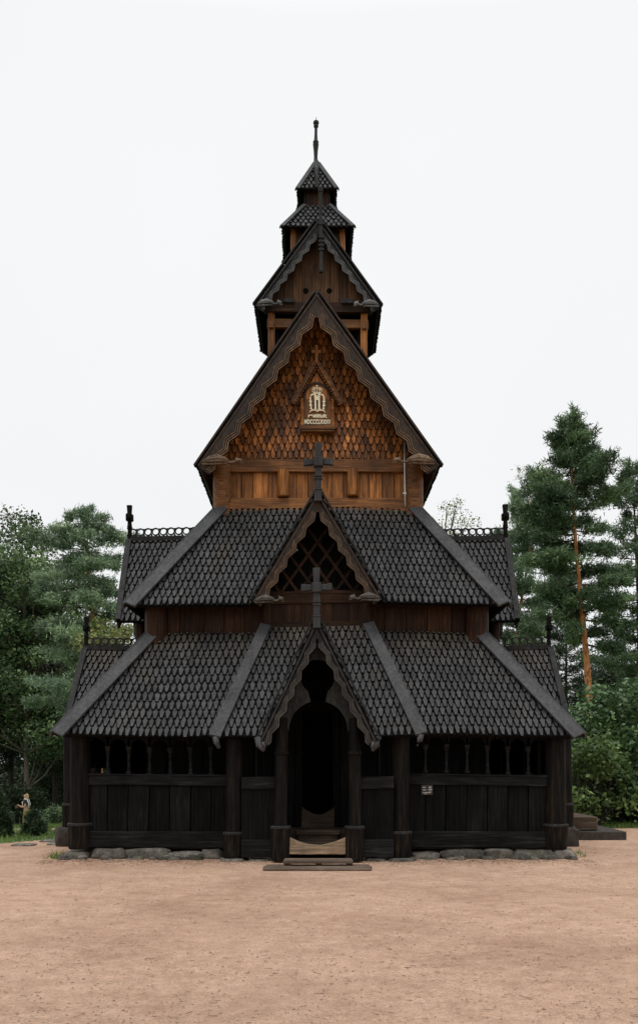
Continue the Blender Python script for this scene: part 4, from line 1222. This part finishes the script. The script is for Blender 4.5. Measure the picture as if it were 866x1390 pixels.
def grow_bush(name, w, d, h, nl, per, leaf, mat, lobe=(.35, .7), up=.5):
    root = empty(name); cent = []; rad = []; mb = MB()
    for k in range(nl):
        a = RNG.random() * 6.28; rr = RNG.random() ** .5; z = RNG.random() ** .8
        r_ = random.uniform(*lobe); sh = math.sqrt(max(.05, 1 - .75 * z * z))
        c = np.array([math.cos(a) * rr * w / 2 * sh, math.sin(a) * rr * d / 2 * sh, .15 + z * (h - r_)])
        cent.append(c); rad.append(r_)
        mb.tube([(c[0] * .3, c[1] * .3, 0), (c[0] * .8, c[1] * .8, c[2] * .6), c], [.025, .014, .006], 4, cap=False)
    mb.build('stems', M['bark_dark'], root, smooth=True)
    v, f, q = lobes_leaves(cent, rad, per, leaf, .85, up); v[:, 2] = np.maximum(v[:, 2], .01)
    scatter_mesh('foliage', v, f, mat, parent=root, rnd=q)
    return root
def grow_spruce_shrub(name, h, r, mat):
    return grow_pine(name, h, .03, r, 80, mat, M['bark_dark'], .03, tuft=30, blades=12, droop=.1, nl=.075, profile=lambda u: (1.05 - u) * .95)

def place(o, px, d, dz=0.0, rz=None, s=None):
    """stand a thing on the terrain at distance d from the viewpoint, px as the bearing"""
    x = (px - 431) * d / 1350; y = d - 18
    o.location = (x, y, float(hgt(x, y)) + dz)
    if rz is not None: o.rotation_euler = (0, 0, rz)
    if s is not None: o.scale = (s, s, s)
    return o

# --- right side
pine = grow_pine('pine_tree', 15.5, .42, 1.95, 86, M['needle'], M['bark_pine'], .19, bend=lambda t: (-.75 * t + .12 * math.sin(6 * t), .2 * t), tuft=80, blades=17, open_front=.55, inner=.3,
                 profile=lambda u: (.72 + .28 * min(1, u / .3) if u < .7 else 1.0 - .68 * (u - .7) / .3) )
tag(place(pine, 803, 40), 'tall pine with straight bare orange trunk right of the church', 'tree')
p2 = grow_pine('pine_tree', 15.6, .44, 2.1, 66, M['needle_grey'], M['bark_pine'], .16, bend=lambda t: (.35 * math.sin(9 * t) + .25 * t, .3 * math.cos(7 * t)), tuft=76, blades=17, open_front=.45, inner=.3,
               profile=lambda u: .5 + .6 * math.sin(math.pi * (.2 + .75 * u)))
tag(place(p2, 706, 50), 'slim pine with crooked reddish trunk just behind the right side gable', 'tree')
p3 = grow_pine('pine_tree', 16.5, .25, 2.9, 95, M['needle'], M['bark_dark'], .2, bend=lambda t: (.2 * math.sin(4 * t), 0), tuft=66, blades=16, profile=lambda u: 1.05 - .85 * u)
tag(place(p3, 862, 48), 'broad dark pine cut by the right picture edge', 'tree')
p4 = grow_pine('pine_tree', 11.5, .30, 2.2, 70, M['needle_dark'], M['bark_dark'], .16, tuft=36, blades=14, profile=lambda u: 1 - .7 * u)
tag(place(p4, 768, 56), 'dark conifer standing behind the orange pine trunk', 'tree')
b1 = grow_bush('bush', 5.4, 4.0, 4.15, 120, 420, .155, M['leaf_bush'], (.4, .75)); tag(place(b1, 868, 28.5), 'large dark green leafy bush at the right edge of the yard', 'bush')
b2 = grow_bush('bush', 2.7, 2.2, 2.5, 46, 480, .145, M['leaf_bright'], (.28, .5)); tag(place(b2, 792, 26.8), 'bright yellow-green bush behind the stone side steps', 'bush')
b3 = grow_bush('bush', 4.4, 3.0, 2.9, 60, 400, .15, M['leaf_mid'], (.4, .7)); tag(place(b3, 778, 31), 'mid-green bush between the church and the large right bush', 'bush')
bt = grow_tree('leafy_tree', 18.2, 2.2, 11, 40, 300, .12, M['leaf_yellow'], M['bark'], .2, (.5, .9))
tag(place(bt, 602, 62, s=1.05), 'pale thin treetop peeping over the aisle roof right of the nave', 'tree')

# --- left side
t1 = grow_tree('leafy_tree', 17.3, 4.6, 3.0, 150, 360, .19, M['leaf_mid'], M['bark'], .16, (.6, 1.15), lean=(.1, 0))
tag(place(t1, 36, 54), 'tall leafy tree with a straight pale trunk at far left', 'tree')
p5 = grow_pine('pine_tree', 14.3, .34, 3.2, 74, M['needle_grey'], M['bark_pine'], .17, bend=lambda t: (.3 * math.sin(5 * t), 0), tuft=90, blades=17, droop=.06, profile=lambda u: (.9 + .12 * math.sin(9 * u) - .35 * u) * (1 if u < .85 else (1.12 - u) / .27))
tag(place(p5, 128, 44), 'feathery grey-green pine left of the church side gable', 'tree')
y1 = grow_tree('leafy_tree', 8.6, 1.9, 3.6, 34, 480, .12, M['leaf_yellow'], M['bark'], .09, (.4, .7))
tag(place(y1, 158, 38), 'small yellowish tree just behind the left side gable', 'tree')
db = grow_tree('woodland_tree', 12.5, 3.4, 2.2, 80, 330, .16, M['leaf_dark'], M['bark_dark'], .16, (.7, 1.2))
dc = grow_tree('woodland_tree', 13.5, 3.2, 2.4, 80, 330, .16, M['leaf_dark'], M['bark_dark'], .16, (.7, 1.2))
left_bg = [(db, -30, 56, 0, 1.3), (dc, 75, 60, 1, .92), (None, 15, 66, 2, 1.35), (None, 110, 60, 3, .85), (None, 155, 58, 4, .78), (None, -5, 66, 5, .9), (None, 60, 72, 0.5, 1.1), (None, 165, 66, 2.2, .95)]
right_bg = [(None, 845, 62, 1.2, .85), (None, 730, 64, 2.8, .62), (None, 800, 66, 4.1, .72), (None, 880, 58, .3, .7), (None, 690, 60, 3.3, .55)]
k = 0
for lst, lab, grp in ((left_bg, 'dark leafy tree in the dense wood left of the church', 'trees in the wood left of the church'), (right_bg, 'dark leafy tree in the wood right of the church', 'trees in the wood right of the church')):
    for o, px, d, rz, s in lst:
        if o is None: o = copy_thing(db if k % 2 else dc)
        k += 1
        tag(place(o, px, d, 0, rz, s), lab, 'tree', grp)
s1 = grow_spruce_shrub('spruce_shrub', .52, .34, M['needle_dark']); tag(place(s1, 46, 23.6), 'dark young spruce in front of the standing person', 'shrub')
s2 = grow_spruce_shrub('spruce_shrub', .98, .42, M['needle_dark']); tag(place(s2, 0, 23.0), 'dark young spruce cut by the left picture edge', 'shrub')
b4 = grow_bush('bush', 1.0, 1.0, .95, 26, 1200, .07, M['leaf_mid'], (.16, .28)); tag(place(b4, 72, 36), 'rounded green bush beside the left corner of the church', 'bush')
b5 = grow_bush('bush', 4.6, 3, 3.3, 60, 380, .11, M['leaf_dark'], (.45, .75)); tag(place(b5, 72, 62), 'dark spreading bush on the slope beside the church left corner', 'bush')
b6 = grow_bush('bush', 3.6, 1.8, 2.45, 50, 420, .13, M['leaf_dark'], (.45, .75)); tag(place(b6, 26, 52.4), 'low dark bush right behind the standing person', 'bush')
# far undergrowth that closes the wood
def undergrowth():
    C = []
    for (p0, p1, d0, d1, hh, n) in ((-120, 240, 72, 92, 6.5, 30000), (640, 1000, 58, 80, 5.0, 20000), (240, 640, 60, 75, 3.5, 4000)):
        d = d0 + (d1 - d0) * RNG.random(n); px = p0 + (p1 - p0) * RNG.random(n)
        x = (px - 431) * d / 1350; y = d - 18
        top = hh * (.55 + .25 * np.sin(x * .8) + .2 * np.sin(x * 1.9 + y))
        C.append(np.stack([x, y, hgt(x, y) + top * RNG.random(n) ** .8], -1))
    C = np.concatenate(C); v, f = leaves(C, .34)
    o = scatter_mesh('undergrowth', v, f, M['leaf_dark'], 'stuff', rnd=RNG.random(len(C))); tag(o, 'dense dark undergrowth filling the wood behind the church', 'undergrowth')
undergrowth()
def grass():
    n = 60000
    x = -RNG.random(n) * 17 - 3.5; y = -1 + 26 * RNG.random(n) ** 1.3
    m2 = 9000; x = np.concatenate([x, 5.5 + 7 * RNG.random(m2)]); y = np.concatenate([y, 6.5 + 4 * RNG.random(m2)])
    e = yard_edge(x, y)
    ok = (e < .12) & ~((x > -10.2) & (x < -6) & (y > 7.6) & (y < 8.6)); x, y = x[ok], y[ok]
    # tufts creeping along the foundation
    m = 130; xx = np.concatenate([-4.9 + .35 * RNG.random(m), 4.6 + .35 * RNG.random(60)]); yy = np.concatenate([-.3 + .9 * RNG.random(m), RNG.random(60)])
    x = np.concatenate([x, xx]); y = np.concatenate([y, yy]); n = len(x)
    z = hgt(x, y); an = RNG.random(n) * 6.28; H = .05 + .10 * RNG.random(n); w = .006 + .006 * RNG.random(n)
    ux, uy = np.cos(an), np.sin(an); lx, ly = RNG.normal(size=n) * .04, RNG.normal(size=n) * .04
    v = np.stack([np.stack([x - ux * w, y - uy * w, z], -1), np.stack([x + ux * w, y + uy * w, z], -1), np.stack([x + lx, y + ly, z + H], -1)], 1).reshape(-1, 3)
    o = scatter_mesh('grass', v, np.arange(3 * n).reshape(-1, 3), M['grass'], 'stuff', rnd=RNG.random(n)); tag(o, 'short green grass along the edge of the sandy yard', 'grass')
grass()

# ================================================================== the visitor
def skin_mesh(name, J, E, mat, parent, root=0, sub=1):
    me = bpy.data.meshes.new(name); me.from_pydata([p for p, r in J], E, [])
    o = bpy.data.objects.new(name, me); COL.objects.link(o)
    sm = o.modifiers.new('skin', 'SKIN'); sv = me.skin_vertices[0].data if me.skin_vertices else None
    if sv is None:
        bpy.context.view_layer.objects.active = o
        bpy.ops.mesh.customdata_skin_add(); sv = me.skin_vertices[0].data
    for i, (p, r) in enumerate(J):
        sv[i].radius = r if isinstance(r, tuple) else (r, r); sv[i].use_root = (i == root)
    sb = o.modifiers.new('sub', 'SUBSURF'); sb.levels = sub; sb.render_levels = sub
    bpy.context.view_layer.update()
    m2 = bpy.data.meshes.new_from_object(o.evaluated_get(bpy.context.evaluated_depsgraph_get()))
    bpy.data.objects.remove(o)
    m2.materials.clear(); m2.materials.append(mat); m2.shade_smooth()
    q = bpy.data.objects.new(name, m2); COL.objects.link(q); q.parent = parent
    return q
def person():
    root = empty('person')
    # facing -x (to the left), forearm raised and holding a small brown bag
    J = [((0, 0, .95), (.13, .15)), ((0, 0, 1.12), (.11, .13)), ((.0, 0, 1.34), (.12, .17)), ((.0, 0, 1.44), (.07, .09)), ((-.02, 0, 1.52), .05), ((-.04, 0, 1.62), (.095, .075)), ((-.03, 0, 1.71), (.085, .07)),
         ((0, .19, 1.40), .055), ((.03, .24, 1.14), .042), ((-.18, .20, 1.05), .035), ((-.30, .16, 1.10), .028), ((-.37, .14, 1.11), .022),
         ((0, -.19, 1.40), .055), ((.04, -.24, 1.13), .042), ((-.17, -.20, 1.08), .035), ((-.29, -.15, 1.16), .028), ((-.36, -.12, 1.18), .022),
         ((.0, .10, .88), .09), ((.02, .11, .48), .06), ((.06, .11, .09), .04), ((-.09, .12, .04), .035),
         ((.0, -.10, .88), .09), ((-.06, -.11, .48), .06), ((-.10, -.11, .09), .04), ((-.25, -.12, .04), .035)]
    E = [(0, 1), (1, 2), (2, 3), (3, 4), (4, 5), (5, 6), (2, 7), (7, 8), (8, 9), (9, 10), (10, 11), (2, 12), (12, 13), (13, 14), (14, 15), (15, 16), (0, 17), (17, 18), (18, 19), (19, 20), (0, 21), (21, 22), (22, 23), (23, 24)]
    skin_mesh('body', J, E, M['skin'], root, 0, 2)
    # fingers closing on the bag strap, nose
    mb = MB()
    for (hx, hy, hz) in ((-.37, .14, 1.11), (-.36, -.12, 1.18)):
        for k, ln in enumerate((.06, .07, .066, .05)):
            y = hy - .03 + k * .02
            mb.tube([(hx, y, hz), (hx - ln * .6, y, hz - .005), (hx - ln * .8, y, hz - .035)], [.010, .009, .007], 5)
        mb.tube([(hx + .02, hy + .03, hz), (hx - .02, hy + .045, hz + .02), (hx - .05, hy + .03, hz + .015)], [.012, .010, .008], 5)
    mb.tube([(-.115, 0, 1.66), (-.155, 0, 1.625), (-.12, 0, 1.615)], [.008, .018, .012], 6)
    mb.build('hands_and_nose', M['skin'], root, smooth=True)
    mb = MB()
    for y in (-.035, .035): mb.lathe((-.125, y, 1.655), [(.004, 0), (.01, .006), (.004, .012)], 6)
    mb.tube([(-.128, -.025, 1.575), (-.135, 0, 1.572), (-.128, .025, 1.575)], .006, 5)
    mb.build('eyes_and_mouth', M['brown_leather'], root)
    HJ = [((.0, 0, 1.74), (.10, .10)), ((.055, 0, 1.66), (.075, .09)), ((.075, 0, 1.56), (.05, .08)), ((.08, 0, 1.46), (.03, .06))]
    skin_mesh('hair', HJ, [(0, 1), (1, 2), (2, 3)], M['hair'], root, 0, 2)
    TJ = [((0, 0, .98), (.145, .165)), ((0, 0, 1.14), (.125, .145)), ((0, 0, 1.34), (.135, .18)), ((0, 0, 1.44), (.085, .10)), ((0, .20, 1.40), .07), ((.02, .24, 1.24), .06), ((0, -.20, 1.40), .07), ((.03, -.24, 1.24), .06)]
    skin_mesh('top', TJ, [(0, 1), (1, 2), (2, 3), (2, 4), (4, 5), (2, 6), (6, 7)], M['black_cloth'], root, 0, 2)
    LJ = [((0, 0, .98), (.145, .165)), ((.0, .10, .86), .115), ((.02, .11, .48), .085), ((.05, .11, .14), .07), ((.0, -.10, .86), .115), ((-.06, -.11, .48), .085), ((-.09, -.11, .14), .07)]
    skin_mesh('trousers', LJ, [(0, 1), (1, 2), (2, 3), (0, 4), (4, 5), (5, 6)], M['olive_cloth'], root, 0, 2)
    mb = MB()
    for s in (-1, 1): mb.tube([(.13, s * .10, 1.02), (.17, s * .12, 1.25), (.09, s * .13, 1.47), (-.05, s * .12, 1.49), (-.15, s * .12, 1.34), (-.13, s * .14, 1.12)], .024, 6)
    mb.build('backpack_straps', M['white_cloth'], root, smooth=True)
    mb = MB()
    for y in (.115, -.105):
        mb.tube([(-.02, y, .03), (.06, y, .03)], [.05, .05], 8)
    return root
pr = person(); tag(place(pr, 36, 50, .12), 'person in black top with white straps and olive trousers standing beyond the spruce', 'person')
bag = MB(); bag.box((0, 0, 0), (.16, .22, .12)); bag.tube([(-.0, -.1, .06), (0, -.06, .12), (0, .06, .12), (0, .1, .06)], .012, 6)
bo = bag.build('hand_bag', M['brown_leather'], None, bevel=.02)
tag(bo, 'small brown bag held up by the standing person', 'bag'); bo.location = pr.location + Vector((-.44, 0, 1.08))

# ================================================================== light, sky, camera
w = bpy.data.worlds.new('World'); SC.world = w; w.use_nodes = True
nt = w.node_tree; nt.nodes.clear()
out = nt.nodes.new('ShaderNodeOutputWorld'); bg = nt.nodes.new('ShaderNodeBackground')
sky = nt.nodes.new('ShaderNodeTexSky'); sky.sky_type = 'NISHITA'; sky.sun_disc = False
EL, AZ = 66, 200
sky.sun_elevation = R(EL); sky.sun_rotation = R(AZ)
STR = .10
tc = nt.nodes.new('ShaderNodeTexCoord'); sp = nt.nodes.new('ShaderNodeSeparateXYZ'); nt.links.new(tc.outputs['Generated'], sp.inputs[0])
cr = nt.nodes.new('ShaderNodeValToRGB'); nt.links.new(sp.outputs[2], cr.inputs[0])
cl = nt.nodes.new('ShaderNodeTexNoise'); cl.inputs['Scale'].default_value = 1.6; cl.inputs['Detail'].default_value = 5
nt.links.new(tc.outputs['Generated'], cl.inputs['Vector'])
k = 1 / STR
e = cr.color_ramp.elements
e[0].position = .0; e[0].color = (.935 * k, .94 * k, .942 * k, 1)
eZ = e[1]; eZ.position = 1.0; eZ.color = (2.2 * k, 2.2 * k, 2.22 * k, 1)
e2 = e.new(.6); e2.color = (.968 * k, .971 * k, .971 * k, 1)
e3 = e.new(.76); e3.color = (1.6 * k, 1.6 * k, 1.61 * k, 1)
cm = nt.nodes.new('ShaderNodeMix'); cm.data_type = 'RGBA'; cm.blend_type = 'MULTIPLY'; cm.inputs[0].default_value = 1
c2 = nt.nodes.new('ShaderNodeValToRGB'); nt.links.new(cl.outputs['Fac'], c2.inputs[0])
c2.color_ramp.elements[0].position = .3; c2.color_ramp.elements[0].color = (.962, .966, .968, 1); c2.color_ramp.elements[1].position = .7; c2.color_ramp.elements[1].color = (1.02, 1.02, 1.02, 1)
nt.links.new(cr.outputs[0], cm.inputs[6]); nt.links.new(c2.outputs[0], cm.inputs[7])
mx = nt.nodes.new('ShaderNodeMix'); mx.data_type = 'RGBA'; mx.inputs[0].default_value = .94
nt.links.new(sky.outputs[0], mx.inputs[6]); nt.links.new(cm.outputs[2], mx.inputs[7])
nt.links.new(mx.outputs[2], bg.inputs[0]); bg.inputs[1].default_value = STR
nt.links.new(bg.outputs[0], out.inputs[0])
sun = bpy.data.lights.new('sun', 'SUN'); sun.energy = .8; sun.angle = R(25); sun.color = (1, .97, .92)
so = bpy.data.objects.new('sun', sun); COL.objects.link(so)
# sun_rotation turns clockwise from +Y seen from above
d = Vector((math.sin(R(AZ)) * math.cos(R(EL)), math.cos(R(AZ)) * math.cos(R(EL)), math.sin(R(EL))))
so.rotation_euler = d.to_track_quat('Z', 'Y').to_euler(); so.location = d * 40

cam = bpy.data.cameras.new('camera'); co = bpy.data.objects.new('camera', cam); COL.objects.link(co)
co.location = (0, -18, 1.73); co.rotation_euler = (R(90), 0, 0)
cam.sensor_fit = 'VERTICAL'; cam.sensor_height = 36; cam.lens = 36 * 1350 / 1390
cam.shift_y = 340 / 1390; cam.shift_x = 2 / 1390; cam.clip_end = 4000
SC.camera = co
SC.view_settings.view_transform = 'Standard'; SC.view_settings.look = 'None'; SC.view_settings.exposure = 0; SC.view_settings.gamma = 1
SC.render.engine = 'CYCLES'
SC.cycles.max_bounces = 6; SC.cycles.diffuse_bounces = 3; SC.cycles.glossy_bounces = 2; SC.cycles.transmission_bounces = 3
try: SC.cycles.use_denoising = True
except Exception: pass
